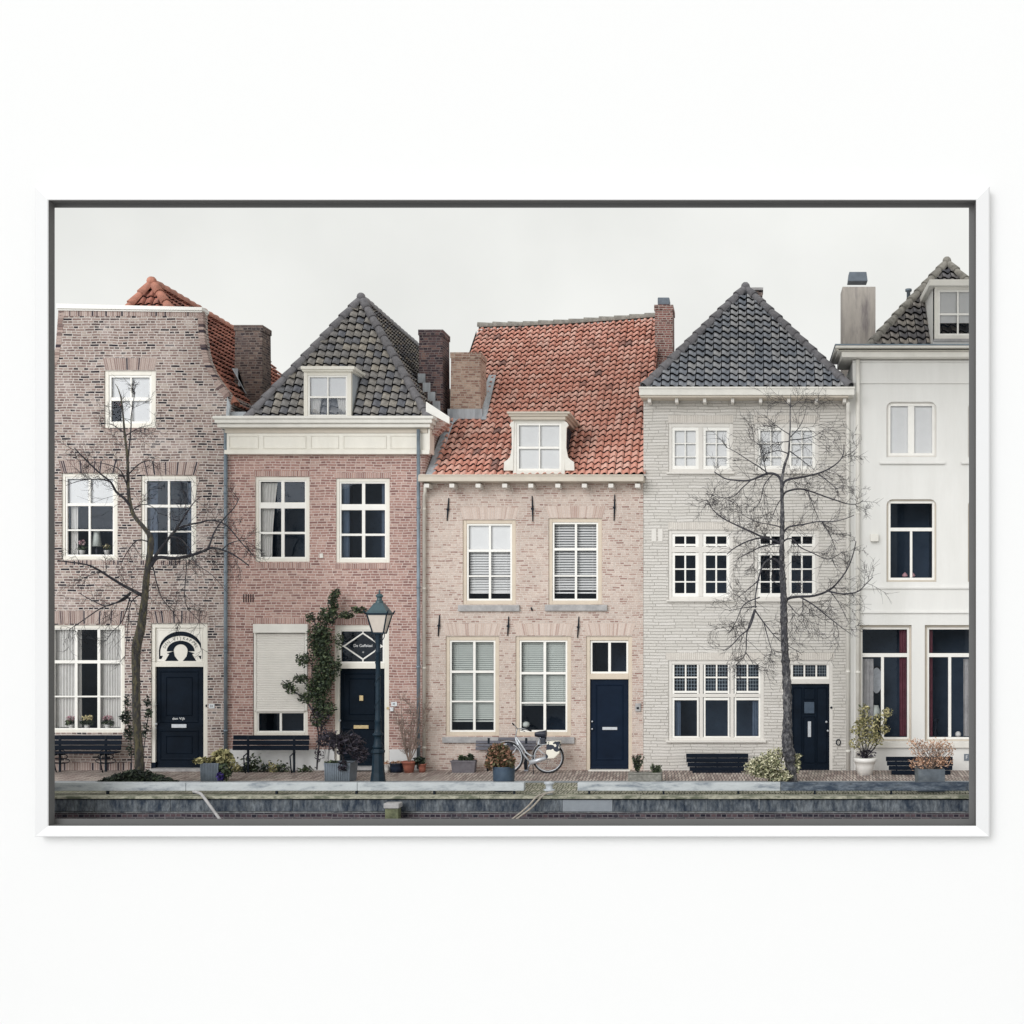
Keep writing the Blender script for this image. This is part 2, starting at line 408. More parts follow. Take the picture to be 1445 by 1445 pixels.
plain('brick_vent', C(70, 52, 54), .9, .1, 20)
m, nt, b = newmat('water'); b.inputs['Base Color'].default_value = (.012, .018, .02, 1); b.inputs['Roughness'].default_value = .08
bump(nt, b, noise(nt, posnode(nt), 5, 3, .5), .25, .02); MATS['water'] = m
# glass: clear pane with a weak mirror
m = bpy.data.materials.new('window_glass'); m.use_nodes = True; nt = m.node_tree; nt.nodes.clear()
o_ = node(nt, 'ShaderNodeOutputMaterial'); g = node(nt, 'ShaderNodeBsdfGlossy'); g.inputs['Roughness'].default_value = .02
g.inputs['Color'].default_value = (.8, .88, 1, 1)
t = node(nt, 'ShaderNodeBsdfTransparent'); t.inputs['Color'].default_value = (.985, .99, 1, 1)
fr = node(nt, 'ShaderNodeFresnel'); fr.inputs['IOR'].default_value = 1.3
ms = node(nt, 'ShaderNodeMixShader'); nt.links.new(fr.outputs[0], ms.inputs[0]); nt.links.new(t.outputs[0], ms.inputs[1]); nt.links.new(g.outputs[0], ms.inputs[2])
nt.links.new(ms.outputs[0], o_.inputs[0]); MATS['glass'] = m
# leaves
tinted('leaf_green', [(0, C(34, 44, 38)), (.5, C(62, 76, 58)), (1, C(104, 116, 84))], .6, .4, 30, .15, 0)
tinted('leaf_dark', [(0, C(30, 38, 38)), (.6, C(50, 62, 54)), (1, C(80, 92, 72))], .6, .4, 30, .15, 0)
tinted('leaf_maroon', [(0, C(38, 36, 48)), (.6, C(58, 54, 66)), (1, C(86, 78, 84))], .6, .4, 30, .15, 0)
tinted('leaf_variegated', [(0, C(66, 78, 60)), (.35, C(142, 144, 112)), (.6, C(206, 202, 168)), (1, C(236, 232, 206))], .6, .3, 30, .15, 0)
tinted('leaf_yellow', [(0, C(74, 80, 58)), (.4, C(142, 138, 98)), (1, C(204, 194, 148))], .6, .3, 30, .15, 0)
tinted('leaf_autumn', [(0, C(60, 60, 46)), (.4, C(98, 98, 68)), (.7, C(134, 104, 86)), (1, C(168, 124, 104))], .6, .3, 30, .15, 0)
tinted('leaf_dried', [(0, C(150, 112, 88)), (.5, C(196, 158, 132)), (1, C(224, 192, 170))], .8, .2, 30, .15, 0)
tinted('petal_purple', [(0, C(44, 34, 92)), (1, C(84, 66, 150))], .7, .2, 30, .15, 0)
tinted('petal_cream', [(0, C(222, 206, 150)), (1, C(244, 234, 200))], .7, .2, 30, .1, 0)
tinted('petal_pink', [(0, C(190, 140, 150)), (1, C(232, 206, 208))], .7, .2, 30, .1, 0)
M = MATS
# ------------------------------------------------------------------ the ground, the quay, the water
def struct(mb, name, mat, **k): return mb.build(name, mat, None, kind='structure', **k)
g = MB(); g.quad((-400, .05, -.02), (400, .05, -.02), (400, 900, -.02), (-400, 900, -.02)); struct(g, 'ground', M['earth'])
g = MB(); g.quad((-24, -2.2, 0), (16, -2.2, 0), (16, .05, 0), (-24, .05, 0)); struct(g, 'pavement', M['paving_brick'])
g = MB(); g.box(-24, 16, -2.36, -2.2, -.2, .015); struct(g, 'kerb', M['kerb_stone'])
g = MB(); g.quad((-24, -4.3, -.006), (16, -4.3, -.006), (16, -2.36, -.006), (-24, -2.36, -.006)); struct(g, 'quay_paving', M['paving_moss'])
q = MB()
# mossy capping slabs and the face below, stone by stone
x = -24.0
while x < 16:
    l = rnd.uniform(.9, 1.9); x1 = min(16, x + l)
    q.box(x, x1 - .006, -4.64 - rnd.uniform(0, .03), -4.3, -.05, -.001 + rnd.uniform(-.006, .004), m=0)
    x = x1
x = -24.0; i = 0
while x < 16:
    l = rnd.uniform(.8, 1.7); x1 = min(16, x + l)
    isnew = abs(x - X(835, -4.58)) < 1.2 and i != -1
    if isnew: x1 = x + 1.02; i = -1
    q.box(x, x1 - .008, -4.58 - rnd.uniform(0, .012), -4.25, -.315 + rnd.uniform(-.005, .005), -.078 + rnd.uniform(-.008, .004), m=1 if not isnew else 3)
    x = x1
q.box(-24, 16, -4.54, -4.2, -2.6, -.352, m=2); q.box(-24, 16, -4.56, -4.2, -.350, -.322, m=4); q.box(-24, 16, -4.5, -4.26, -.085, -.048, m=5)
struct(q, 'quay_wall', [M['moss_stone'], M['quay_stone'], M['brick_quay'], M['quay_stone_new'], M['salt'], M['joint_shade']])
g = MB(); g.quad((-60, -5.34, -1.15), (60, -5.34, -1.15), (60, -4.3, -1.15), (-60, -4.3, -1.15)); struct(g, 'water', M['water'])

# ------------------------------------------------------------------ the white wall and the picture frame round the view
YW = -5.6
def hole_wall():
    m = MB()
    hx0, hx1, hz0, hz1 = X(63, YW), X(1382, YW), Z(1169, YW), Z(278, YW)   # the opening hides behind the frame
    x0, x1, z0, z1 = X(-60, YW), X(1505, YW), Z(1520, YW), Z(-60, YW)
    b = YW + .26
    m.box(x0, hx0, YW, b, z0, z1); m.box(hx1, x1, YW, b, z0, z1)
    m.box(hx0, hx1, YW, b, z0, hz0); m.box(hx0, hx1, YW, b, hz1, z1)
    return m, z0
m, zf = hole_wall(); struct(m, 'wall', M['gallery_wall'])
g = MB(); g.quad((-120, -160, zf), (120, -160, zf), (120, YW, zf), (-120, YW, zf)); struct(g, 'floor', M['gallery_floor'])
fr = root('picture_frame', (X(722, YW), YW, Z(1181, YW)), 'large white mitred frame on the white wall around the view of the canal houses', 'picture frame')
YF = YW - .24
def fpt(px, py, y): return P(px, py, YF)[0], y, P(px, py, YF)[2]
oc = [(48.5, 262.5), (1397, 262.5), (1397, 1181), (48.5, 1181)]
ic = [(68, 282), (1377.5, 282), (1377.5, 1165.5), (68, 1165.5)]
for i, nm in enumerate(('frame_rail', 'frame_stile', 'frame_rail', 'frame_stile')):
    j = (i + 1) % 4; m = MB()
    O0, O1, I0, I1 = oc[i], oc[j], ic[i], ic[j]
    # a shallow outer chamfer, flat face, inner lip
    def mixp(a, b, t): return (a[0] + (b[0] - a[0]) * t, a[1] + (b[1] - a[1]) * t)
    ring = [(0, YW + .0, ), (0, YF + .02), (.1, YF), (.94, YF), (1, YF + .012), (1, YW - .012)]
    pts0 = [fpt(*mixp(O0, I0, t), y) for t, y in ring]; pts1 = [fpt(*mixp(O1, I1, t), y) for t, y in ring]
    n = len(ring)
    m.add([pts0[4], pts0[5], pts1[5], pts1[4]], [(0, 1, 2, 3)], m=1)  # inner lip takes the painted gap shade too
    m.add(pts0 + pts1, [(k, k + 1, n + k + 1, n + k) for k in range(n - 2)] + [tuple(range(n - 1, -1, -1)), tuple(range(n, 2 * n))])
    m.build(nm, [M['frame_white' if i % 2 == 0 else 'frame_white_side'], M['gap_shade_grey']], fr)
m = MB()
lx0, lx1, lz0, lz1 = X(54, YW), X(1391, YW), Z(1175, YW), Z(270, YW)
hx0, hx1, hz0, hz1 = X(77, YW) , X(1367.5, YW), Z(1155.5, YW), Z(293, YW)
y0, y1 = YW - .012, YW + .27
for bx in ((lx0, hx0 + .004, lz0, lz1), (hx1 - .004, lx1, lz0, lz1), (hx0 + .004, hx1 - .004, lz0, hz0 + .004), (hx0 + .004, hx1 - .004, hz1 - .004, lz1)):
    m.box(bx[0], bx[1], YW - .012, YW - .002, bx[2], bx[3])  # added strip, coloured as the frame's shadow gap
m.build('gap_shade', M['gap_shade_grey'], fr, label='grey strip painted as the shaded gap inside the white frame')

# ------------------------------------------------------------------ house helpers
def facade(parent, mat, xl, xr, z0, z1, zs, holes, eave, depth, th=.2, name='wall', back=True):
    m = MB()
    zz = sorted(set([z0, z1, eave] + [z for z in zs] + [h[2] for h in holes] + [h[3] for h in holes]))
    zz = [z for z in zz if z0 - 1e-6 <= z <= z1 + 1e-6]
    for a, b in zip(zz[:-1], zz[1:]):
        if b - a < 1e-5: continue
        mid = (a + b) / 2
        hs = sorted([h for h in holes if h[2] < mid < h[3]])
        ca = [(xl(a), xl(b))]
        for h in hs: ca += [(h[0], h[0]), (h[1], h[1])]
        ca.append((xr(a), xr(b)))
        for k in range(0, len(ca), 2):
            (l0, l1), (r0, r1) = ca[k], ca[k + 1]
            m.quad((l0, 0, a), (r0, 0, a), (r1, 0, b), (l1, 0, b))
        dd = depth if mid < eave else .3
        m.quad((xr(a), 0, a), (xr(a), dd, a), (xr(b), dd, b), (xr(b), 0, b))
        m.quad((xl(a), dd, a), (xl(a), 0, a), (xl(b), 0, b), (xl(b), dd, b))
        if mid > eave:
            m.quad((xr(a), .3, a), (xl(a), .3, a), (xl(b), .3, b), (xr(b), .3, b))
    m.quad((xl(z1), 0, z1), (xr(z1), 0, z1), (xr(z1), .3, z1), (xl(z1), .3, z1))
    m.quad((xr(z0), depth, z0), (xl(z0), depth, z0), (xl(z0), depth, eave), (xr(z0), depth, eave))
    for x0, x1, a, b in holes:
        m.quad((x0, 0, a), (x0, 0, b), (x0, th, b), (x0, th, a)); m.quad((x1, 0, b), (x1, 0, a), (x1, th, a), (x1, th, b))
        m.quad((x0, 0, b), (x1, 0, b), (x1, th, b), (x0, th, b)); m.quad((x0, 0, a), (x0, th, a), (x1, th, a), (x1, 0, a))
    return m.build(name, mat, parent)

def H(r):  # photo rect -> hole
    return (X(r[0]), X(r[2]), Z(r[3]), Z(r[1]))

ROOMS = {}
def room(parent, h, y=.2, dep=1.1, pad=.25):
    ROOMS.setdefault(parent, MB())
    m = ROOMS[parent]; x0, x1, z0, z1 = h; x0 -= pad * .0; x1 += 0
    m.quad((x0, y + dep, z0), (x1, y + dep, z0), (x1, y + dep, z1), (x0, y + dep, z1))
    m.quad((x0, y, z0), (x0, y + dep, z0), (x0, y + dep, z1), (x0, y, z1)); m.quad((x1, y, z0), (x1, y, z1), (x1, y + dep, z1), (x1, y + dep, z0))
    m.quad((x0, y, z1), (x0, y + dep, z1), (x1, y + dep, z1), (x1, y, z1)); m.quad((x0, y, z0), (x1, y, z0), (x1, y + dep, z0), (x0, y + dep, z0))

def drape(x0, x1, z0, z1, y, folds, amp=.02, lean=0, gather=None):
    """pleated cloth; gather narrows it at the bottom towards x0 (<0) or x1 (>0)"""
    m = MB(); n = folds * 6; rows = 6; vs = []; fs = []
    ph = rnd.random() * 6
    for j in range(rows + 1):
        t = j / rows; z = z1 + (z0 - z1) * t
        for i in range(n + 1):
            u = i / n
            xx = x0 + (x1 - x0) * u
            if gather:
                f = 1 - abs(gather) * math.sin(min(1, t) * math.pi / 2)
                xx = (x0 + (x1 - x0) * u * f) if gather < 0 else (x1 - (x1 - x0) * (1 - u) * f)
            vs.append((xx, y + amp * math.sin(u * folds * 2 * math.pi + ph + .5 * t) + .004 * math.sin(9 * u + 5 * t), z))
    for j in range(rows):
        for i in range(n):
            a = j * (n + 1) + i; fs.append((a, a + n + 1, a + n + 2, a + 1))
    m.add(vs, fs, smooth=True); return m

def slats(x0, x1, z0, z1, y, pitch, tilt, mat, parent, name='blind', th=.003):
    m = MB(); n = int((z1 - z0) / pitch); w_ = pitch * .62
    for i in range(n):
        z = z1 - (i + .5) * pitch
        dy, dz = w_ * math.cos(tilt), w_ * math.sin(tilt)
        m.quad((x0, y - dy, z - dz), (x1, y - dy, z - dz), (x1, y + dy, z + dz), (x0, y + dy, z + dz))
    m.box(x0, x1, y - .015, y + .02, z0 - .02, z0 + .012)
    for f in (.12, .88): m.box(x0 + (x1 - x0) * f - .002, x0 + (x1 - x0) * f + .002, y - .028, y - .025, z0, z1)
    return m.build(name, mat, parent)

def window(parent, r, cw=5, sw=2.5, vb=(), hb=(), case='cream', sash='white_paint', yo=.03, label=None, curt=(), sill=None, glass=True, name='window', leaded=None, roomy=True, thick=None, y_room=.2, bevel=.006):
    """r = outer photo rect; cw, sw = casing and sash widths in photo px; vb/hb = bars ((pos, width, [from, to]))"""
    x0, x1, z0, z1 = X(r[0], yo), X(r[2], yo), Z(r[3], yo), Z(r[1], yo)
    k = S * (1 + yo / D)
    m = MB(); m.ring(x0, x1, z0, z1, cw * k, yo, yo + .11)
    for (p, wd) in (thick or ()):       # heavy mullions / transoms belong to the casing
        if wd > 0: m.box(X(p, yo) - wd * k / 2, X(p, yo) + wd * k / 2, yo + .004, yo + .10, z0 + cw * k, z1 - cw * k)
        else: m.box(x0 + cw * k, x1 - cw * k, yo + .002, yo + .105, Z(p, yo) + wd * k / 2, Z(p, yo) - wd * k / 2)
    win = m.build(name, M[case], parent, bevel=bevel, label=label)
    a0, a1, c0, c1 = x0 + cw * k, x1 - cw * k, z0 + cw * k, z1 - cw * k
    m = MB(); m.ring(a0, a1, c0, c1, sw * k, yo + .02, yo + .075)
    for v in vb:
        p, wd = v[0], v[1]
        zt, zb = (Z(v[2], yo), Z(v[3], yo)) if len(v) > 2 else (c1 - sw * k, c0 + sw * k)
        m.box(X(p, yo) - wd * k / 2, X(p, yo) + wd * k / 2, yo + .028, yo + .07, zb, zt)
    for v in hb:
        p, wd = v[0], v[1]
        xa, xb = (X(v[2], yo), X(v[3], yo)) if len(v) > 2 else (a0 + sw * k, a1 - sw * k)
        m.box(xa, xb, yo + .024, yo + .072, Z(p, yo) - wd * k / 2, Z(p, yo) + wd * k / 2)
    m.build('sash', M[sash], win, bevel=.004)
    if glass:
        m = MB(); m.quad((a0, yo + .05, c0), (a1, yo + .05, c0), (a1, yo + .05, c1), (a0, yo + .05, c1)); m.build('pane', M['glass'], win)
    if sill:
        m = MB(); m.box(X(sill[0]), X(sill[2]), -.07, .05, Z(sill[3]), Z(sill[1])); m.build('sill', M[sill[4]], win, bevel=.006)
    if roomy: room(parent, (x0, x1, z0, z1), y_room)
    for c in curt:
        kind = c[0]
        if kind == 'cloth':       # ('cloth', px0, px1, py0, py1, folds, mat, gather)
            drape(X(c[1]), X(c[2]), Z(c[4]), Z(c[3]), yo + (.115 if c[6] == 'blind_sky_white' else .15), c[5], gather=c[7] if len(c) > 7 else None).build('curtain', M[c[6]], win)
        elif kind == 'flat':
            mm = MB(); mm.box(X(c[1]), X(c[2]), yo + .095, yo + .10, Z(c[4]), Z(c[3])); mm.build('blind', M[c[5]], win)  # some of these sheets stand for sky reflected in the glass
        elif kind == 'slats':
            slats(X(c[1]), X(c[2]), Z(c[4]), Z(c[3]), yo + .15, c[5], c[6], M[c[7]], win)
    return win

def arch(mb, x0, x1, zb, zt, n, splay=.35, y=-.006):
    """flat soldier arch, one tilted brick after another"""
    for i in range(n):
        a = i / n; b = (i + 1) / n; g = .12 / n
        def pt(t, z):
            s_ = (t - .5) * 2 * splay * (zt - zb)
            return (x0 + (x1 - x0) * t + (s_ if z == zt else 0), z)
        zz = zt + rnd.uniform(-.006, .004)
        p = [pt(a + g, zb), pt(b - g, zb), pt(b - g, zt), pt(a + g, zt)]
        p = [p[0], p[1], (p[2][0], zz), (p[3][0], zz)]
        mb.prism(p, y, .02)
class Arches:
    def __init__(s): s.subs = []
    def build(s, name, mat, parent, mortar='mortar'):
        for q in s.subs: q.build(name, [mat, M[mortar]], parent)
def parch(am, r, n, splay=.35):
    mb = MB(); x0, x1, zb, zt = X(r[0]), X(r[2]), Z(r[3]), Z(r[1]); s_ = splay * (zt - zb)
    arch(mb, x0, x1, zb, zt, n, splay)
    mb.prism([(x0, zb), (x1, zb), (x1 + s_, zt - .004), (x0 - s_, zt - .004)], -.003, .015, m=1)
    am.subs.append(mb)
def bits(name, mat, parent, fns, bevel=0):
    for f in fns:
        q = MB(); f(q); q.build(name, M[mat], parent, bevel=bevel)

def moulding(mb, x0, x1, z0, z1, y, w_=.03, d=.012):
    """raised bevelled bead round a door panel"""
    o = [(x0, z0), (x1, z0), (x1, z1), (x0, z1)]
    def ins(q): return [(x0 + q, z0 + q), (x1 - q, z0 + q), (x1 - q, z1 - q), (x0 + q, z1 - q)]
    a, b, c = o, ins(w_ * .5), ins(w_)
    vs = [(p[0], y, p[1]) for p in a] + [(p[0], y - d, p[1]) for p in b] + [(p[0], y - .001, p[1]) for p in c]
    fs = []
    for L_ in (0, 4):
        for i in range(4):
            j = (i + 1) % 4; fs.append((L_ + i, L_ + j, L_ + 4 + j, L_ + 4 + i))
    mb.add(vs, fs)

def door(parent, r, mat, panels, yo=.09, handle=None, letter=None, label=None, kick=None):
    m = MB(); x0, x1, z0, z1 = X(r[0], yo), X(r[2], yo), Z(r[3], yo), Z(r[1], yo)
    m.box(x0, x1, yo, yo + .05, z0, z1)
    for p in panels: moulding(m, X(p[0], yo), X(p[2], yo), Z(p[3], yo), Z(p[1], yo), yo, p[4] if len(p) > 4 else .045, .016)
    if kick: m.box(x0 + .01, x1 - .01, yo - .03, yo, z0, z0 + kick)
    d = m.build('door', M[mat], parent, label=label)
    for hx, hz, rr in (handle or ()):
        m = MB(); c = P(hx, hz, yo); m.tube([c, c + Vector((0, -.03, 0))], .012, 8); m.ball(c + Vector((0, -.045, 0)), rr); m.build('handle', M['silver'], d)
    if letter:
        m = MB(); m.pbox((letter[0], letter[1]), (letter[2], letter[3]), yo - .012, yo - .001)
        m.build('letter_box', M[letter[4]], d, bevel=.003)
    return d

# ------------------------------------------------------------------ roofs: every tile is modelled
def wave_s(p):      # pantile: shallow pan, roll near the right edge, steep drop
    p = p % 1.000001
    if p < .62: return -.5 + .95 * (.5 - .5 * math.cos(math.pi * min(1, max(0, (p - .1)) / .55)))
    if p < .78: return .45
    return .45 - 1.05 * (.5 - .5 * math.cos(math.pi * (p - .78) / .22))
def wave_f(p):
    p = p % 1.0
    if p < .15: return .5
    if p < .8: return .5 - 1.0 * (.5 - .5 * math.cos(math.pi * (p - .15) / .65))
    return -.5 + .25 * (p - .8) / .2
def tiles(mb, O, U, V, uL, uR, vmax, pitch=.2, course=.22, amp=.04, lift=.06, wave=wave_s, ns=8, shift=0, m=0, gap=.05):
    O, U, V = Vector(O), Vector(U).normalized(), Vector(V).normalized()
    N = U.cross(V).normalized()
    rows = int(math.ceil(vmax / course)); jit = {}
    for j in range(rows):
        v0 = j * course; v1 = min(vmax, v0 + course * 1.03); vm = min(vmax, v0 + course * .5)
        a, b = min(uL(v0), uL(v1)), max(uR(v0), uR(v1))
        c0 = int(math.floor((a - shift) / pitch)); c1 = int(math.ceil((b - shift) / pitch))
        for c in range(c0, c1):
            ua, ub = c * pitch + shift, (c + 1) * pitch + shift
            if ub < uL(v0) or ua > uR(v0): continue
            tint = rnd.random(); jl = rnd.uniform(-.005, .007); js = rnd.uniform(-.006, .006)
            vs = []; fs = []
            for (v, lf) in ((v0, lift + jl), (v1, .006 + jl)):
                lo, hi = uL(v), uR(v)
                for i in range(ns + 1):
                    u = ua + (ub - ua) * (1 - gap) * i / ns
                    h = lf + amp * wave(i / ns)
                    u = max(lo, min(hi, u + js))
                    vs.append(O + U * u + V * (v + (js if v == v0 else 0)) + N * h)
            lo, hi = uL(v0), uR(v0)
            for i in range(ns + 1):
                u = max(lo, min(hi, ua + (ub - ua) * (1 - gap) * i / ns + js)); vs.append(O + U * u + V * (v0 + js + .004) + N * (lift + jl + amp * wave(i / ns) - .013))
            n = ns + 1
            for i in range(ns):
                fs.append((i, i + 1, n + i + 1, n + i)); fs.append((2 * n + i, 2 * n + i + 1, i + 1, i))
            mb.add(vs, fs, tint=tint, smooth=True, m=m)
def ridge(mb, a, b, r=.11, seg=.36, up=(0, 0, 1), m=0, n=8, jit=.01):
    a, b = Vector(a), Vector(b); d = b - a; Ln = d.length; d.normalize(); k = max(1, int(Ln / seg)); up = Vector(up)
    s_ = d.cross(up).normalized(); u = s_.cross(d).normalized()
    for i in range(k):
        p0 = a + d * (i * Ln / k - .03) + u * rnd.uniform(0, jit); p1 = a + d * ((i + 1) * Ln / k + .02)
        vs = []; fs = []
        for p, rr in ((p0, r * 1.2), (p1, r * .86)):
            for j in range(n + 1):
                t = math.pi * (-.12 + 1.24 * j / n); vs.append(p + s_ * rr * math.cos(t) + u * rr * math.sin(t))
        q = n + 1
        for j in range(n): fs.append((j, j + 1, q + j + 1, q + j))
        for p, rr in ((p0, r * .98),):
            for j in range(n + 1):
                t = math.pi * (-.12 + 1.24 * j / n); vs.append(p + s_ * rr * math.cos(t) + u * rr * math.sin(t))
        for j in range(n): fs.append((2 * q + j, 2 * q + j + 1, j + 1, j))
        mb.add(vs, fs, smooth=True, m=m)

def hip_roof(parent, x0, x1, y0, y1, ze, xr, ya, yb, zt, tile, rdg, pitch, course, amp, wave, rr=.11, left=True, name='roof', lift=.07, left_x=None):
    m = MB()
    A = Vector((xr, ya, zt)); B = Vector((xr, yb, zt))
    c = [Vector((x0, y0, ze)), Vector((x1, y0, ze)), Vector((x1, y1, ze)), Vector((x0, y1, ze))]
    dn = Vector((0, 0, -.05))
    for f in ((c[0], c[1], A), (c[1], c[2], B, A), (c[2], c[3], B), (c[3], c[0], A, B)):
        m.add([p + dn for p in f], [tuple(range(len(f)))], m=1)
    V = A - Vector((xr, y0, ze)); L_ = V.length
    tiles(m, c[0], (1, 0, 0), V, lambda v: (xr - x0) * v / L_, lambda v: (x1 - x0) - (x1 - xr) * v / L_, L_ - .02, pitch, course, amp, lift, wave, gap=.075)
    V2 = Vector((xr - x1, 0, zt - ze)); L2 = V2.length
    tiles(m, c[1], (0, 1, 0), V2, lambda v: (ya - y0) * v / L2, lambda v: (y1 - y0) - (y1 - yb) * v / L2, L2 - .02, pitch, course, amp, lift, wave, ns=5)
    if left:
        V3 = Vector((xr - x0, 0, zt - ze)); L3 = V3.length
        tiles(m, c[3], (0, -1, 0), V3, lambda v: (y1 - yb) * v / L3, lambda v: (y1 - y0) - (ya - y0) * v / L3, L3 - .02, pitch, course, amp, lift, wave, ns=4)
    o = m.build(name, [M[tile], M['under_roof']], parent)
    m = MB(); e = Vector((0, 0, .05))
    ridge(m, c[0] + e, A + e, rr); ridge(m, c[1] + e, A + e, rr); ridge(m, B + e, A + e, rr)
    m.ball(A + e + Vector((0, -.03, .03)), rr * 1.15)
    m.build('ridge_tiles', M[rdg], o)
    return o

def chimney(parent, px0, px1, pyt, y, dep, zb, mat, taper=0, cap='brick', name='chimney', capmat=None, label=None):
    m = MB(); x0, x1 = X(px0, y), X(px1, y); zt = Z(pyt, y)
    t = taper
    vs = [(x0, y, zb), (x1, y, zb), (x1, y + dep, zb), (x0, y + dep, zb), (x0 + t, y + t, zt - .14), (x1 - t, y + t, zt - .14), (x1 - t, y + dep - t, zt - .14), (x0 + t, y + dep - t, zt - .14)]
    m.add(vs, [(0,3,2,1),(4,5,6,7),(0,1,5,4),(1,2,6,5),(2,3,7,6),(3,0,4,7)])
    if cap:
        m.box(x0 + t - .02, x1 - t + .02, y + t - .02, y + dep - t + .02, zt - .14, zt)
        m.box(x0 + t + .12, x1 - t - .12, y + t + .12, y + dep - t - .12, zt, zt + .01)
    return m.build(name, M[mat], parent, label=label)

def text(parent, s, cx, cz, y, size, mat, name='lettering', rot=0, label=None, ext=.002, sx=1):
    cu = bpy.data.curves.new('t', 'FONT'); cu.body = s; cu.size = size; cu.align_x = 'CENTER'; cu.align_y = 'CENTER'; cu.extrude = ext
    ob = bpy.data.objects.new('t', cu); COL.objects.link(ob)
    dg = bpy.context.evaluated_depsgraph_get()
    me = bpy.data.meshes.new_from_object(ob.evaluated_get(dg)); bpy.data.objects.remove(ob)
    mt = Matrix.Translation((cx, y, cz)) @ Matrix.Rotation(rot, 4, 'Y') @ Matrix.Rotation(R(90), 4, 'X') @ Matrix.Diagonal((sx, 1, 1, 1))
    m = MB(); m.add([mt @ v.co for v in me.vertices], [tuple(p.vertices) for p in me.polygons]); 
    return m if name is None else m.build(name, M[mat], parent, label=label)
def pipe(parent, px, py0, py1, mat, y=-.08, r=.045, name='downpipe', pts=None, label=None):
    m = MB(); p = [Vector(q) for q in pts] if pts else [P(px, py0, y), P(px, py1, y)]
    m.tube(p, r, 10)
    z = p[-1].z + .5
    while z < p[-2].z - .3:
        m.tube([Vector((p[-1].x, p[-1].y, z)), Vector((p[-1].x, p[-1].y, z + .05))], r * 1.25, 10); z += 1.9
    return m.build(name, M[mat], parent, label=label)
# ================================================================== HOUSE 1: old brick, bell-shaped gable
def interp(tab, z):
    if z <= tab[0][0]: return tab[0][1]
    for (a, va), (b, vb_) in zip(tab[:-1], tab[1:]):
        if z <= b: return va + (vb_ - va) * (z - a) / (b - a)
    return tab[-1][1]
h1 = root('brick_house', (X(184), 0, 0), 'tall brown brick house with concave bell-shaped gable and red tiled roof', 'house')
rt = [(Z(558), X(322)), (Z(553), X(321)), (Z(545), X(314)), (Z(535), X(307)), (Z(522), X(299)), (Z(508), X(293)), (Z(490), X(289)), (Z(465), X(286)), (Z(437), X(285))]
lt = [(Z(558), X(44)), (Z(553), X(46)), (Z(545), X(54)), (Z(535), X(62)), (Z(522), X(70)), (Z(508), X(76)), (Z(490), X(80)), (Z(465), X(82)), (Z(437), X(84))]
W = dict(attic=(147, 523, 220, 604), midl=(87, 668, 166, 790), midr=(199, 671, 277, 790), gr=(66, 882, 176, 1034), dr=(213, 880, 293, 1085.5))
facade(h1, M['brick_old'], lambda z: interp(lt, z), lambda z: interp(rt, z), -.02, Z(436), [p[0] for p in rt], [H(v) for v in W.values()], Z(556), 9, name='wall')
m = Arches()   # soldier arches, plinth course
parch(m, (149, 505, 218, 522), 26, .25); parch(m, (87, 650, 166, 667), 30, .3); parch(m, (199, 652, 277, 670), 30, .3)
parch(m, (66, 862, 174, 880), 40, .12); parch(m, (213, 862, 292, 879), 30, .25)
parch(m, (84, 438.5, 283, 446), 62, 0); parch(m, (147, 605, 220, 610), 26, 0); parch(m, (86, 791, 168, 797), 28, 0); parch(m, (198, 791, 278, 797), 28, 0)
parch(m, (46, 1076, 205, 1087), 44, 0)
m.build('brick_arch', M['arch_old'], h1)
edges = {1: MB(), -1: MB()}
for (z0_, xa), (z1_, xb) in zip(rt[:-1], rt[1:]):
    n = max(1, int(math.hypot(z1_ - z0_, xb - xa) / .062))
    for i in range(n):
        t0, t1 = i / n, (i + .86) / n
        for sgn, tab in ((-1, rt), (1, lt)):
            za, zb_ = z0_ + (z1_ - z0_) * t0, z0_ + (z1_ - z0_) * t1
            x_a, x_b = interp(tab, za), interp(tab, zb_)
            L_ = rnd.uniform(.09, .13); dz = (.10 if z1_ < Z(530) else .0)
            if sgn < 0: pts = [(x_a - L_, za - dz), (x_a + .025, za), (x_b + .025, zb_), (x_b - L_, zb_ - dz)]
            else: pts = [(x_a - .025, za), (x_a + L_, za - dz), (x_b + L_, zb_ - dz), (x_b - .025, zb_)]
            edges[sgn].prism(pts, -.008, .12)
for e_ in edges.values(): e_.build('gable_edge', M['arch_old'], h1)
m = MB(); m.prism([(X(82), Z(436.3)), (X(287), Z(439)), (X(287.5), Z(434.5)), (X(82), Z(429.5))], -.08, .32); m.prism([(X(83), Z(438.5)), (X(286), Z(441)), (X(286), Z(439.1)), (X(83), Z(436.4))], -.04, .3); o = m.build('parapet_cap', M['white_paint'], h1, bevel=.006)
window(h1, W['attic'], 6.5, 3, vb=[(184, 2.2)], hb=[(563, 5)], label='attic window with its lower sash pushed open',
       curt=[('flat', 153, 214, 530, 562, 'blind_sky_white'), ('flat', 168, 214, 564, 598, 'blind_sky_white')])  # both white sheets paint the sky's reflection in the panes
window(h1, W['midl'], 5, 2.5, vb=[(125.5, 3)], hb=[(712, 4), (748, 2.2)], curt=[('flat', 94, 159, 676, 711, 'blind_sky_white'), ('cloth', 95, 105, 712, 784, 3, 'curtain')])  # flat white sheet paints the sky mirrored in the top row
window(h1, W['midr'], 5, 2.5, vb=[(237.5, 3)], hb=[(714, 4), (750, 2.2)], curt=[('cloth', 207, 218, 680, 785, 4, 'curtain_dim'), ('cloth', 260, 269, 680, 785, 3, 'curtain_dim')])
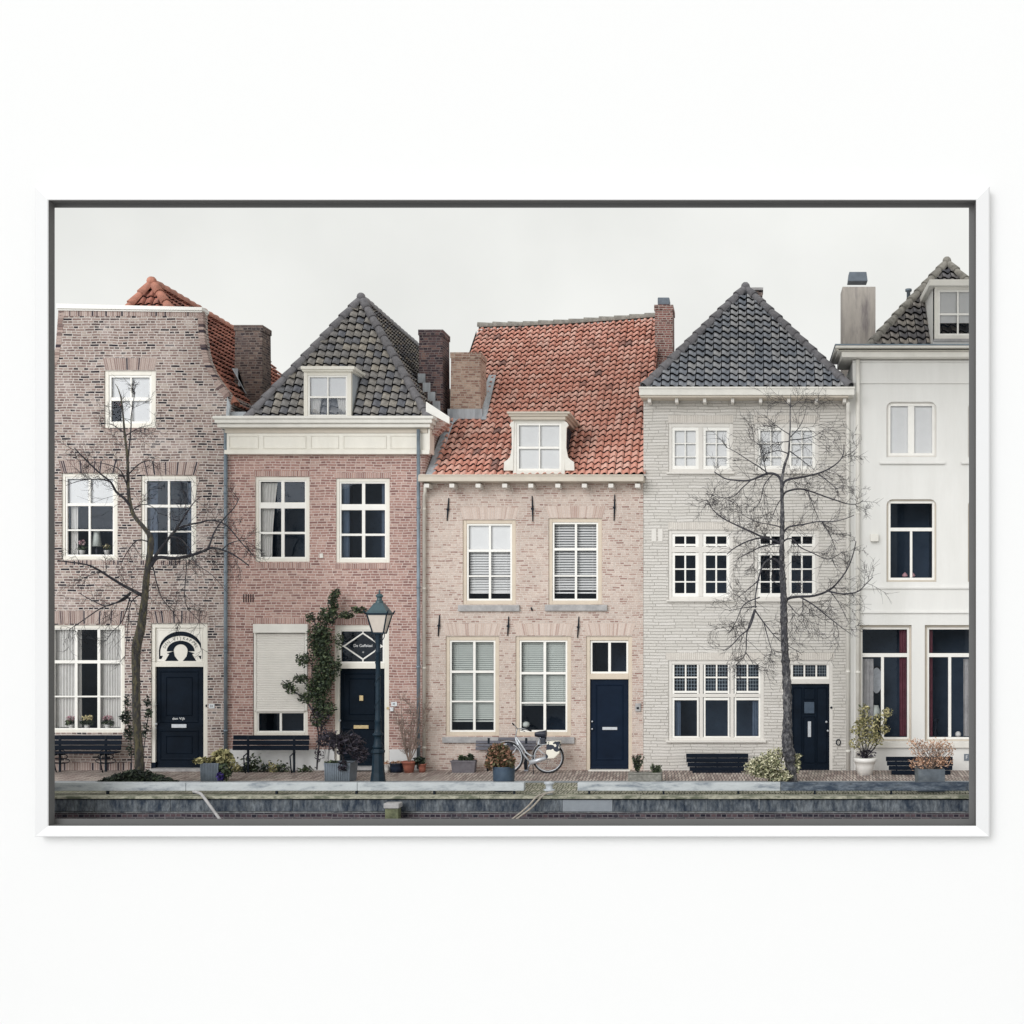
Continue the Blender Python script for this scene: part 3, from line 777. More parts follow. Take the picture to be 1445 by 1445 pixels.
window(h1, W['gr'], 4.5, 2, vb=[(106.5, 4), (138.5, 4), (75, 3)], hb=[(934, 4.5), (983, 2.2)], label='wide ground floor window with pleated lace curtains',
       curt=[('cloth', 72, 110, 888, 1027, 9, 'curtain'), ('cloth', 138, 171, 888, 1027, 9, 'curtain')])
# door with its carved fanlight panel
m = MB(); yo = .03
m.pring((213, 880), (293, 1092), 6, yo, yo + .12); m.pbox((219, 935), (287, 941), yo + .001, yo + .11)
o = m.build('door_frame', M['cream'], h1, bevel=.005)
bits('door_plinth', 'door_navy', h1, [lambda q: q.pbox((213, 1076), (219.4, 1086), .01, .14), lambda q: q.pbox((287, 1076), (293, 1086), .01, .14)])
fan = MB(); fan.pbox((219, 886), (287, 935), .07, .10)
fan.pring((221, 888), (285, 934), 1.2, .06, .07); fp = fan.build('fanlight_panel', M['panel_white'], h1)
fc = (253.2, 921)   # centre of the arch
def arcpoly(r0, r1, a0, a1, n=26, dy=0):
    o_ = [(X(fc[0] + r1 * math.cos(R(a)), .06), Z(fc[1] - r1 * math.sin(R(a)), .06)) for a in [a0 + (a1 - a0) * i / n for i in range(n + 1)]]
    i_ = [(X(fc[0] + r0 * math.cos(R(a)), .06), Z(fc[1] - dy - r0 * math.sin(R(a)), .06)) for a in [a0 + (a1 - a0) * i / n for i in range(n + 1)]]
    return o_, i_
m = MB()
N_ = 28      # outer dark crescent: two arcs with different centres
for i in range(N_):
    q = []
    for a in (180 * i / N_, 180 * (i + 1) / N_):
        ca, sa = math.cos(R(a)), math.sin(R(a))
        q.append(((30.5 * ca, 6 + 27 * sa if sa > 0 else 6), (29.0 * ca, 4 + 22.8 * sa)))
    pts = [(X(fc[0] + q[0][0][0]), Z(fc[1] - q[0][0][1] + 3)), (X(fc[0] + q[1][0][0]), Z(fc[1] - q[1][0][1] + 3)), (X(fc[0] + q[1][1][0]), Z(fc[1] - q[1][1][1] + 3)), (X(fc[0] + q[0][1][0]), Z(fc[1] - q[0][1][1] + 3))]
    m.prism(pts, .062, .07)
for s_ in (-1, 1):
    m.prism([(X(fc[0] + s_ * 30.6), Z(930)), (X(fc[0] + s_ * 30.6), Z(917)), (X(fc[0] + s_ * 29), Z(917)), (X(fc[0] + s_ * 29), Z(925.5)), (X(fc[0] + s_ * 25.2), Z(925.5)), (X(fc[0] + s_ * 27.6), Z(930))][::s_], .062, .07)
# inner arch with the oval left out
for i in range(N_):
    q = []
    for a in (180 * i / N_, 180 * (i + 1) / N_):
        ca, sa = math.cos(R(a)), math.sin(R(a))
        q.append(((19.5 * ca, 3 + 14.8 * sa), (10.0 * ca, 3 + 9.8 * sa)))
    m.prism([(X(fc[0] + q[0][0][0]), Z(fc[1] - q[0][0][1] + 1)), (X(fc[0] + q[1][0][0]), Z(fc[1] - q[1][0][1] + 1)), (X(fc[0] + q[1][1][0]), Z(fc[1] - q[1][1][1] + 1)), (X(fc[0] + q[0][1][0]), Z(fc[1] - q[0][1][1] + 1))], .062, .07)
for s_ in (-1, 1):
    m.prism([(X(fc[0] + s_ * 10), Z(919)), (X(fc[0] + s_ * 19.5), Z(922)), (X(fc[0] + s_ * 16), Z(923)), (X(fc[0] + s_ * 22), Z(933)), (X(fc[0] + s_ * 3), Z(933)), (X(fc[0] + s_ * 8.5), Z(926))][::-s_], .0615, .07)
m.build('arch_ornament', M['door_navy'], fp)
m = MB(); word = 'DEN VIJKAPPEL'
for i, ch in enumerate(word):
    if ch == ' ': continue
    a = 158 - 136 * i / (len(word) - 1)
    tm = text(None, ch, X(fc[0] + 24.2 * math.cos(R(a))), Z(fc[1] - 1 - 19.2 * math.sin(R(a))), .068, .098, None, name=None, rot=R(90 - a) * .9)
    b = len(m.v); m.v += tm.v; m.f += [tuple(i_ + b for i_ in f) for f in tm.f]; m.t += tm.t; m.sm += tm.sm; m.m += tm.m
m.build('lettering', M['lettering_grey'], fp)
d = door(h1, (219, 941, 287, 1085), 'door_navy', [(225, 946, 281, 1020, .05), (225, 1029.5, 281, 1073, .05), (234, 955, 272, 1010, .03), (234, 1038, 272, 1064, .03)],
         handle=[(221.8, 1021.5, .03), (221, 1027.5, .018), (221, 994, .016)], letter=(242, 1022, 263, 1027, 'silver'), kick=.1)
text(d, 'den Vijk', X(252.5, .09), Z(1014, .09), .078, .085, 'lettering', sx=1.1)
m = MB(); m.pbox((210, 1085.3), (300, 1089), -.25, .12); m.build('doorstep', M['stone_grey'], h1)
m = MB(); m.pbox((294.5, 993.5), (302.5, 999.5), -.012, -.001); o = m.build('number_plate', M['tile_white'], h1)
text(o, '33', X(298.5), Z(996.5), -.014, .07, 'iron')
m = MB(); c = P(290.5, 996, 0); m.box(c.x - .012, c.x + .012, .01, .03, c.z - .03, c.z + .03); m.build('door_bell', M['iron'], h1)
# roof
hx1 = X(324); hx0 = 2 * X(184) - hx1
hip_roof(h1, hx0, hx1, .28, 9.0, Z(571), X(215, 1.8), 1.8, 8.2, Z(402, 1.8), 'tile_red_dark', 'ridge_red', .2, .235, .055, wave_s)
ch = chimney(h1, 330, 370.5, 458.5, 1.9, .62, 8.2, 'brick_brown', .02, label='stout brown brick chimney between the two left houses')
m = MB(); yv = 1.86
m.add([P(328, 520, yv), P(336, 520, yv), P(336, 545, yv), P(343, 545, yv), P(347, 556, yv)], [(0, 1, 2, 3, 4)])
m.tube([P(328, 520, yv), P(347.5, 556, yv)], .015, 6); m.build('flashing', M['lead'], ch)
m = MB(); m.pbox((321.5, 581), (347, 592), .12, .3); m.prism([(X(319), Z(592)), (X(322), Z(592)), (X(325), Z(573)), (X(321), Z(560))], -.02, .05); m.build('valley_lead', M['lead'], h1)
pipe(h1, 318.4, 606, 1062, 'zinc', r=.042, label='blue grey zinc downpipe at the corner of the old brick house')

# ================================================================== HOUSE 2: red brick, cream cornice, dark hipped roof
h2 = root('brick_house', (X(461), 0, 0), 'red brick house with panelled cream cornice, dark tiled hipped roof and roller shutter', 'house')
W = dict(a=(360, 672.5, 437, 793), b=(474, 675, 550, 794), sh=(357, 880.5, 434.5, 1038), dr=(472, 882, 549, 1085.5))
facade(h2, M['brick_red'], lambda z: X(322.3), lambda z: X(600), -.02, Z(604), [], [H(v) for v in W.values()], Z(597), 9)
m = Arches(); parch(m, (358, 664.5, 437, 672), 30, 0); parch(m, (472, 667, 552, 674.5), 30, 0); parch(m, (359, 794, 438, 801.5), 30, 0); parch(m, (473, 795, 551, 802.5), 30, 0); parch(m, (357, 872, 435, 880), 30, 0); parch(m, (472, 873, 549, 881), 30, 0)
m.build('brick_arch', M['arch_red'], h2)
for k, W_ in enumerate((W['a'], W['b'])):
    dx = W_[0] - 360; dy = W_[1] - 672.5
    window(h2, W_, 5, 2.2, vb=[(398.5 + dx, 4.5)], hb=[(713 + dy, 8.5), (752 + dy, 3.2)],
           curt=[('cloth', 366, 388, 680, 787, 5, 'curtain', -.35)] if k == 0 else [('cloth', 480, 490, 682, 788, 4, 'curtain_dim'), ('cloth', 536, 544, 682, 788, 3, 'curtain_dim')])
# shuttered window
m = MB(); m.pbox((358, 893), (361.5, 1003), -.03, .09); m.pbox((429.5, 893), (433.5, 1003), -.03, .09); m.pbox((356.8, 880.5), (434, 893), -.12, .09)
sw_ = m.build('shutter_box', M['off_white'], h2, bevel=.006, label='closed white roller shutter over the ground floor window')
m = MB(); z = Z(1002.5); 
while z < Z(893.5) - .01:
    zt = min(z + .042, Z(893.2)); m.add([(X(361.5), .0, z), (X(429.5), .0, z), (X(429.5), -.012, z + .012), (X(361.5), -.012, z + .012), (X(429.5), -.012, zt - .01), (X(361.5), -.012, zt - .01), (X(429.5), .0, zt), (X(361.5), .0, zt)], [(0, 1, 2, 3), (3, 2, 4, 5), (5, 4, 6, 7)]); z = zt
m.pbox((361.5, 1001.5), (429.5, 1004), -.02, .02)
m.build('shutter_slats', M['shutter_white'], sw_)
window(h2, (358, 1000, 434.5, 1038), 4.5, 2, vb=[(395.5, 3.2)], case='cream', label='strip of window left open below the roller shutter')
# door
m = MB(); m.pring((472, 882), (549.5, 1092), 7, .03, .15); m.pbox((479, 935.5), (542.5, 943.5), .031, .14); m.build('door_frame', M['cream'], h2, bevel=.005)
m = MB(); y_ = .06; m.pring((479, 888.5), (542.5, 936), 2.4, y_, y_ + .06)
cx, cz, hw, hh = 510.8, 912, 27, 18.5
def bar(mb, a, b, w_, y0, y1):
    A, B = P(a[0], a[1], 0), P(b[0], b[1], 0); d = Vector((B.x - A.x, 0, B.z - A.z)).normalized(); n = Vector((-d.z, 0, d.x)) * w_ / 2
    mb.prism([(A.x - n.x, A.z - n.z), (B.x - n.x, B.z - n.z), (B.x + n.x, B.z + n.z), (A.x + n.x, A.z + n.z)], y0, y1)
k_ = [(cx - hw, cz), (cx, cz - hh), (cx + hw, cz), (cx, cz + hh)]
for i in range(4): bar(m, k_[i], k_[(i + 1) % 4], .03, y_ + .002 * i, y_ + .05)
for a, b in (((481, cz), (cx - hw, cz)), ((cx + hw, cz), (541, cz)), ((cx, 890), (cx, cz - hh)), ((cx, cz + hh), (cx, 934))): bar(m, a, b, .028, y_ + .01, y_ + .05)
tr = m.build('transom_window', M['white_paint'], h2, label='transom window with a white diamond lattice and gold-white lettering')
m = MB(); m.pbox((480, 890), (541.5, 935), y_ + .04, y_ + .045); m.build('pane', M['glass'], tr); room(h2, H((480, 888, 542, 936)))
text(tr, 'De Gaffelaal', X(510.6), Z(911.3), y_ + .03, .093, 'lettering'); text(tr, '*', X(511), Z(921.5), y_ + .03, .1, 'lettering')
d = door(h2, (478.5, 943.5, 543, 1083), 'door_black', [(484, 949, 538, 1018, .05), (492, 957, 530, 1009, .03), (484, 1027, 538, 1069, .05)], handle=[(480.5, 1016.5, .03)], letter=(499, 1023.5, 520, 1028.5, 'brass'), kick=.12)
m = MB(); m.pbox((507, 981.5), (512.5, 989), .065, .089); m.build('door_knocker', M['brass'], d, bevel=.004)
m = MB(); m.pbox((476, 1083), (548, 1087), -.3, .09); m.build('doorstep', M['stone_grey'], h2)
bits('plinth', 'plinth_white', h2, [lambda q: q.pbox((323, 1057.5), (472, 1088), -.03, -.001), lambda q: q.pbox((549.5, 1057.5), (590, 1088), -.03, -.001)])
m = MB()
for i in range(5): m.pbox((343 + i * 3.3, 838.5), (344.8 + i * 3.3, 850), -.004, .01)
m.build('brick_vent', M['brick_vent'], h2)
m = MB(); m.pbox((552, 990.5), (560, 996.5), -.015, -.001); m.build('number_plate', M['tile_white'], h2); m = MB(); m.pbox((550.5, 998), (555, 1003.5), -.04, -.001); m.build('intercom', M['tile_white'], h2)
text(h2, '35', X(556), Z(993.5), -.018, .07, 'iron', name='house_number'); m = MB(); m.pbox((545.5, 998), (549, 1001), .0, .03); m.build('door_bell', M['brass'], h2)
m = MB(); m.pbox((450.8, 781), (455.6, 787.5), -.03, -.001); o = m.build('vent_hood', M['off_white'], h2, bevel=.006)
# cornice
m = MB()
def cornice_box(mb, xa, xb, pt, pb, y, ret=0, ret_len=1.2, yb=.0):
    mb.box(X(xa, 0), X(xb, 0), y, yb, Z(pb, 0), Z(pt, 0))
m.box(X(309), X(617), -.38, .1, Z(594.5), Z(590.3)); m.box(X(311), X(614.5), -.34, .1, Z(600), Z(594.6)); m.box(X(313), X(611), -.27, .1, Z(605.4), Z(600.1))
m.build('gutter', M['off_white'], h2, bevel=.012)
m = MB(); m.box(X(319.5), X(605), -.12, .02, Z(612), Z(605.6)); m.build('soffit', M['taupe_paint'], h2)
m = MB(); m.box(X(320.5), X(606), -.10, -.002, Z(636), Z(612.2)); m.box(X(320), X(608), -.15, -.002, Z(642), Z(636.1)); m.box(X(606), X(608.5), -.13, .3, Z(640), Z(606))
for a, b in ((325, 367), (373, 434), (440, 480), (486, 547), (552, 590)): m.ring(X(a), X(b), Z(634), Z(615.5), .025, -.118, -.10)
m.build('frieze', M['cream'], h2, bevel=.006)
m = MB(); m.prism([(X(601), Z(600)), (X(601), Z(568)), (X(602), Z(567)), (X(634), Z(588)), (X(634), Z(598)), (X(607), Z(584)), (X(607), Z(600))][::-1], .0, .07); m.build('gable_board', M['white_paint'], h2)
m = MB(); m.prism([(X(600), Z(606)), (X(600), Z(574)), (X(632), Z(594)), (X(611), Z(612))][::-1], .075, .5); m.build('parapet_brick', M['brick_red'], h2)
pipe(h2, 590.5, 606, 1085, 'zinc', y=-.21, r=.042, label='zinc downpipe at the right end of the red brick house')
r2 = hip_roof(h2, X(346), X(606), .0, 9.0, Z(596), X(510, 2.0), 2.0, 8.2, Z(424, 2.0), 'tile_dark', 'ridge_dark', .2, .225, .065, wave_f, rr=.1)
chimney(h2, 590, 625, 465, 1.9, .8, 7.5, 'brick_dark', .02, label='dark brown brick chimney right of the dark hipped roof')
for i in range(4): m = MB(); m.pbox((589.5 + i * 7, 527 + i * 13), (600 + i * 7, 540 + i * 13), 1.85 - i * .12, 1.88 - i * .12); m.build('flashing', M['lead'], h2)
# dormer
def dormer(parent, px0, px1, pyt, pyb, y, dep, cheek, label=None):
    m = MB(); x0, x1, z0, z1 = X(px0, y), X(px1, y), Z(pyb, y), Z(pyt, y)
    m.quad((x1, y + .1, z0), (x1, y + dep, z0), (x1, y + dep, z1), (x1, y + .1, z1)); m.quad((x0, y + dep, z0), (x0, y + .1, z0), (x0, y + .1, z1), (x0, y + dep, z1))
    m.quad((x0, y + .1, z1), (x1, y + .1, z1), (x1, y + dep, z1), (x0, y + dep, z1))
    m.quad((x0, y + dep, z0), (x1, y + dep, z0), (x1, y + dep, z1), (x0, y + dep, z1))
    return m.build('dormer', M[cheek], parent, label=label)
yd = -.03
dm = dormer(h2, 429.5, 495, 525, 593, yd, 1.7, 'lead', label='small cream roof dormer with net curtains')
window(dm, (428.5, 524, 495.5, 593), 5.5, 2.6, vb=[(462, 1.8)], hb=[(560, 2.6)], yo=yd, curt=[('cloth', 436, 461, 530, 587, 6, 'curtain', -.5), ('cloth', 463, 489, 530, 587, 6, 'curtain', .5), ('flat', 435, 489, 530, 561, 'blind_sky_white')], y_room=.45, roomy=False)
m = MB(); y_ = yd - .1; m.pbox((424, 516.5), (500, 521), y_ - .06, y_ + 1.6); m.pbox((426, 521.1), (498, 524), y_, y_ + 1.4); m.build('dormer_cornice', M['cream'], dm, bevel=.01)
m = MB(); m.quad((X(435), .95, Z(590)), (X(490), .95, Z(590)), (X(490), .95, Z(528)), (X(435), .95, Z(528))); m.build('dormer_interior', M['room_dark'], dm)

# ================================================================== HOUSE 3: low pink-beige brick, orange pantiles
h3 = root('brick_house', (X(752), 0, 0), 'low pinkish beige brick house with orange pantile roof and navy door', 'house')
W = dict(a=(653, 733.5, 728, 853), b=(774, 731.5, 849.5, 853), c=(629, 898, 704.5, 1038.5), d=(727.5, 898, 806, 1038.5), dr=(827, 898, 892, 1087))
facade(h3, M['brick_pink'], lambda z: X(600.3), lambda z: X(907.7), -.02, Z(680), [], [H(v) for v in W.values()], Z(684), 9)
m = Arches(); parch(m, (654, 716, 728, 732.5), 30, .3); parch(m, (775, 714, 850, 730.5), 30, .3); parch(m, (629, 880, 705, 896.5), 30, .3); parch(m, (729, 880, 806, 896.5), 30, .3); parch(m, (828, 880, 892, 896.5), 25, .3)
m.build('brick_arch', M['arch_pink'], h3)
kw = dict(cw=5.5, sw=2.6, case='sand_paint')
window(h3, W['a'], vb=[(691, 3.2)], hb=[(777, 3.5), (813, 2)], sill=(647, 854, 733.5, 862.5, 'stone_grey'), label='upper window with half lowered venetian blind', curt=[('flat', 660, 722, 740, 776, 'blind_sky_white'), ('slats', 661, 721, 777, 836, .062, .8, 'blind_sky_white')], **kw)  # flat white sheet paints reflected sky; the slats are a blind
window(h3, W['b'], vb=[(812.5, 3.2)], hb=[(775, 3.5), (812.5, 2)], sill=(769.5, 853.5, 857, 862, 'stone_grey'), curt=[('slats', 781, 843, 738, 836, .062, .66, 'blind_sky_white')], **kw)
window(h3, W['c'], vb=[(669, 3.5)], hb=[(948, 3.5), (990, 2.2)], sill=(625, 1040, 704, 1048, 'stone_grey'), curt=[('slats', 636, 701, 904, 1018, .05, .78, 'blind')], **kw)
window(h3, W['d'], vb=[(768.5, 3.8)], hb=[(950, 3.5), (992, 2.2)], sill=(729, 1040, 811, 1049, 'stone_grey'), curt=[('slats', 735, 801, 904, 995, .05, .78, 'blind')], **kw)
m = MB(); m.pring((827, 898), (892.5, 1096), 5.5, .03, .15); m.pbox((832.5, 951), (887, 958.5), .031, .14); m.build('door_frame', M['sand_paint'], h3, bevel=.005)
window(h3, (832.5, 903.5, 887, 951), .4, 2.8, vb=[(860, 3.8)], case='sand_paint', label='two pane transom window over the navy door', yo=.05)
d = door(h3, (833, 958.5, 887.3, 1086), 'door_blue', [(840, 965, 880, 1073, .05)], handle=[(836, 1018, .022), (836, 1028.5, .022)], letter=(850, 1026, 871, 1030, 'silver'), kick=.09)
m = MB(); m.pbox((830, 1087), (889, 1093), -.2, .09); m.build('doorstep', M['off_white'], h3)
for (a, b) in (((633.5, 703), (631, 735)), ((751, 700), (752, 736)), ((867.5, 698), (866.5, 735)), ((620.5, 868), (618.5, 898)), ((718, 870), (716.5, 897)), ((817, 870), (815, 900)), ((749.5, 857), (751, 862))):
    m = MB(); A, B = P(*a), P(*b); A.y = B.y = -.02; m.tube([A, (A + B) / 2 + Vector((.006, -.015, 0)), B], [.012, .022, .012], 6)
    C_ = (A + B) / 2
    if a[1] != 857: m.box(C_.x - .03, C_.x + .03, -.05, 0, C_.z - .02, C_.z + .02)
    m.build('wall_anchor', M['iron'], h3)
m = MB(); m.pbox((896.5, 992.5), (904, 1004), -.04, -.001); o = m.build('intercom', M['stone_grey'], h3, bevel=.008); m = MB(); c = P(900, 999, -.045); m.lathe((c.x, c.y, c.z - .02), [(.03, 0), (.03, .04)], 10); m.build('camera_eye', M['iron'], o)
m = MB(); m.box(X(596), X(910), -.40, .02, Z(682), Z(673.4)); m.box(X(597), X(909.5), -.42, -.36, Z(674.6), Z(672.4)); g_ = m.build('gutter', M['taupe_paint'], h3, bevel=.012)
for px in (602, 637.5, 674.5, 712, 749, 787, 824.5, 862, 899.5): m = MB(); m.pbox((px - 3.5, 682.5), (px + 3.5, 688), -.36, .01); m.build('gutter_bracket', M['grey_paint'], g_, bevel=.005)
pipe(h3, 0, 0, 0, 'pipe_cream', r=.042, pts=[P(600, 684, -.2), P(600, 694, -.2), P(598.5, 700, -.1), P(598.5, 1086, -.1)], label='cream downpipe at the left corner of the pinkish house')
# pantile roof, sagging and twisted ridge
yr = 5.6
zeL, zeR = Z(674), Z(670)
m = MB(); x0, x1 = X(606), X(911)
O = Vector((x0, -.05, zeL)); Vv = Vector((0, yr + .05, Z(462, yr) - zeL)); LL = Vv.length; Ud = Vector((x1 - x0, 0, zeR - zeL))
mR = Z(447, yr) - Z(462, yr); zl0 = Z(462, yr)
vb0 = len(m.v)
tiles(m, O, Ud, Vv, lambda v: 0, lambda v: x1 - x0, LL - .03, .178, .242, .06, .055, wave_s, ns=12)
nu, nv = 12, 12
m.add([(x0 + (x1 - x0) * i / nu, -.05 + (yr + .05) * j / nv, zeL + (zeR - zeL) * i / nu + (zl0 - zeL) * j / nv - .075) for j in range(nv + 1) for i in range(nu + 1)],
      [(j * (nu + 1) + i, j * (nu + 1) + i + 1, (j + 1) * (nu + 1) + i + 1, (j + 1) * (nu + 1) + i) for j in range(nv) for i in range(nu)], m=1)
vv = []
for v in m.v:       # twist: the ridge climbs to the right and the middle sags a little
    t = max(0, (v[1] + .05) / (yr + .05)); u = max(0, min(1, (v[0] - x0) / (x1 - x0)))
    vv.append((v[0], v[1], v[2] + t * (mR * u ** 1.6 - (zeR - zeL) * u) - .10 * math.sin(math.pi * min(1, t)) * math.sin(math.pi * u) * .6))
m.v = vv
zl, zr = Z(462, yr), Z(447, yr)
m.add([(x0, yr, zl - .08), (x1, yr, zr - .08), (x1, 9.5, zeR), (x0, 9.5, zeL)], [(0, 1, 2, 3)], m=1)
r3 = m.build('roof', [M['tile_red'], M['under_roof']], h3)
m = MB(); pts = [Vector((x0 + (x1 - x0) * t, yr, zl + .03 + (zr - zl) * t ** 1.6)) for t in (0, .25, .5, .75, 1)]
for a, b in zip(pts[:-1], pts[1:]): ridge(m, a, b, .10, .34)
m.build('ridge_tiles', M['ridge_moss'], r3)
m = MB()    # gable verges and the house's side walls up to the roof
for xx, ze, zt in ((X(601.5), zeL, zl), (X(907), zeR, zr)): m.add([(xx, 0, ze - .1), (xx, yr, zt - .1), (xx, 9, ze)], [(0, 1, 2)])
m.build('gable_wall', M['brick_pink'], h3)
m = MB(); 
def onroof(px, py, lift=.1):      # where the sight line from a pixel meets the roof
    s = (Z(462, yr) - zeL) / (yr + .05)
    a = 3.4 + (887 - py) * S; b = (887 - py) * S / D
    y = (a - zeL - lift) / (s - b); return P(px, py, y)
m.add([onroof(598, 676), onroof(610, 676), onroof(640, 597), onroof(656, 583), onroof(633, 583), onroof(625, 605)], [(0, 1, 2, 3, 4, 5)])
m.add([onroof(598, 676) + Vector((0, 0, -.4)), onroof(598, 676), onroof(625, 605), onroof(633, 583), onroof(633, 583) + Vector((0, 0, -.5))], [(0, 1, 2, 3, 4)])
m.build('verge_lead', M['lead'], r3)
ch3 = chimney(h3, 634.5, 679, 497, 1.95, .78, 8.3, 'brick_stack', .03, label='squat beige brick chimney on the orange pantile roof')
m = MB(); c0 = P(634, 590, 1.9); m.pbox((631.5, 577), (680, 591), 1.86, 1.94)
m.add([onroof(679, 592, .12), onroof(686, 592, .12), onroof(700, 529, .12), onroof(690, 529, .12), onroof(679, 560, .2)], [(0, 1, 2, 3, 4)])
m.build('flashing', M['lead'], ch3)
c3 = chimney(h3, 923, 950, 430, 4.3, .9, 8.3, 'brick_stack_red', .02, label='narrow red brick chimney with grey metal cowl at the ridge end')
m = MB(); m.pbox((928, 419.5), (944.5, 429.8), 4.45, 4.95); m.build('cowl', M['pot_grey'], c3, bevel=.02)
# dormer with scrolled side boards
yd = -.07
dm = dormer(h3, 726, 795, 596, 668, yd, 3.2, 'slate_cheek', label='cream dormer with scrolled side boards on the orange roof')
window(dm, (724, 592, 797, 669), 5, 3, vb=[(761, 2)], hb=[(631.5, 3.2)], yo=yd, case='off_white', curt=[('flat', 728, 792, 596, 665, 'blind_sky_white')], roomy=False)  # white sheet paints the sky's reflection in the dormer glass
prof = [(726, 594), (721.5, 596), (719, 600), (722, 604), (722.5, 632), (720, 645), (716, 649), (711.5, 652), (711, 664), (724, 664)]
for sgn in (0, 1):
    pts = [((px if not sgn else 1521.5 - px), py) for px, py in prof]
    q = [(X(a, yd), Z(b, yd)) for a, b in pts]
    m = MB(); m.prism(q if not sgn else q[::-1], yd - .02, yd + .06); m.build('side_board', M['off_white'], dm)
m = MB(); y_ = yd - .12
for i, (a, b, t, u) in enumerate(((715, 804, 580.5, 583.5), (717.5, 801, 583.6, 587), (720.5, 798, 587.1, 592))): m.pbox((a, t), (b, u), y_ - .1 + .05 * i, y_ + 2.6)
m.build('dormer_cornice', M['taupe_paint'], dm, bevel=.01)

# ================================================================== HOUSE 4: painted grey brick
h4 = root('brick_house', (X(1050), 0, 0), 'narrow house of pale grey painted brick under a steep slate-blue tiled roof', 'house')
W = dict(a=(943, 597.5, 1034.5, 667), b=(1064, 597.5, 1155.5, 667), c=(943, 748, 1034.5, 847), d=(1064, 748, 1155.5, 847), e=(943, 932, 1078, 1046), dr=(1113, 932, 1175, 1093))
facade(h4, M['brick_paint'], lambda z: X(908), lambda z: X(1193.5), -.02, Z(556), [], [H(v) for v in W.values()], Z(560), 9)
m = Arches(); parch(m, (943, 586, 1035, 596.5), 36, 0); parch(m, (1064, 586, 1156, 596.5), 36, 0); parch(m, (943, 737, 1035, 747), 36, 0); parch(m, (1064, 737, 1156, 747), 36, 0); parch(m, (940, 921, 1078, 931), 50, 0); parch(m, (1110, 921, 1177, 931), 26, 0)
m.build('brick_arch', M['arch_paint'], h4, 'mortar_paint')
def pairwin(r, top, lab=None):
    x0, y0, x1, y1 = r; c = (x0 + x1) / 2
    vb = []; hb = []
    la, lb = x0 + 5, c - 3; ra, rb_ = c + 3, x1 - 5
    lm, rm = (la + lb) / 2, (ra + rb_) / 2
    if top:
        for a, b_, mm in ((la, lb, lm), (ra, rb_, rm)):
            vb += [(mm, 1.6), (a + 1.4, 5.5), (b_ - 1.4, 5.5)]; hb += [(y0 + 28, 1.4, a, b_), (y0 + 47, 1.4, a, b_), (y0 + 8, 4, a, b_), (y1 - 8, 4, a, b_)]
        cu = [('flat', la, lb, y0 + 6, y1 - 6, 'blind_sky_white'), ('flat', ra, rb_, y0 + 6, y1 - 6, 'blind_sky_white')]
        th = [(c, 6)]
    else:
        for a, b_, mm in ((la, lb, lm), (ra, rb_, rm)):
            vb += [(mm, 2.4), (a + 1.6, 5.5), (b_ - 1.6, 5.5)]
            hb += [(y0 + 7, 3.5, a, b_), (y0 + 21, 3.2, a, b_), (y0 + 34, 3.5, a, b_), (y0 + 55, 2, a, b_), (y0 + 73, 2, a, b_), (y1 - 8, 4, a, b_)]
        cu = []; th = [(c, 6), (y0 + 27.5, -8)]
    window(h4, r, 5, 1.2, vb=vb, hb=hb, case='grey_paint', curt=cu, thick=th, label=lab, sill=(x0 - 2.5, y1 - .3, x1 + 2, y1 + 2, 'grey_paint'))
pairwin(W['a'], True); pairwin(W['b'], True); pairwin(W['c'], False); pairwin(W['d'], False)
vb = []; hb = []; lead = MB()
yo_ = .03
for a, b_ in ((949, 986), (993, 1029.5), (1036.5, 1073)):
    mm = (a + b_) / 2
    vb += [(a + 1.2, 2.6), (b_ - 1.2, 2.6), (mm, 2.2, 937, 976)]; hb += [(935.5, 3, a, b_), (956, 2.0, a, b_), (976.5, 3, a, b_), (986.5, 3.4, a, b_), (1041, 4, a, b_)]
    for q in range(1, 8):
        if q != 4: px = a + 2.5 + (b_ - a - 5) * q / 8; lead.pbox((px - .3, 938), (px + .3, 975), .075, .08)
    for q in (942, 947, 951.5, 960.5, 965.5, 970.5): lead.pbox((a + 2, q - .3), (b_ - 2, q + .3), .074, .081)
wn = window(h4, W['e'], 5, 1, vb=vb, hb=hb, case='grey_paint', thick=[(989.5, 5), (1033, 5), (981.5, -5)], label='triple window with small leaded panes above three clear lights', sill=(940, 1044.5, 1081, 1047.5, 'grey_paint'), curt=[('cloth', 952, 960, 990, 1042, 3, 'curtain_dim'), ('cloth', 1062, 1070, 990, 1042, 3, 'curtain_dim')])
lead.build('leading', M['zinc'], wn)
m = MB(); m.pring((1110, 932), (1175.5, 1100), 5, .03, .15); m.pbox((1115, 959), (1170.5, 965), .031, .14); m.build('door_frame', M['grey_paint'], h4, bevel=.005)
lead = MB()
for a in (1119.5, 1136.5, 1153):
    for q in range(1, 4): lead.pbox((a + 14.5 * q / 4 - .3, 938), (a + 14.5 * q / 4 + .3, 954.5), .085, .09)
for q in (942.5, 946.5, 950.5): lead.pbox((1119, q - .3), (1168, q + .3), .084, .091)
wn = window(h4, (1115, 934.5, 1170.5, 959), .4, 3.6, vb=[(1135.2, 2.4), (1152, 2.4)], case='grey_paint', label='leaded three pane transom over the panelled door', yo=.05); lead.build('leading', M['zinc'], wn)
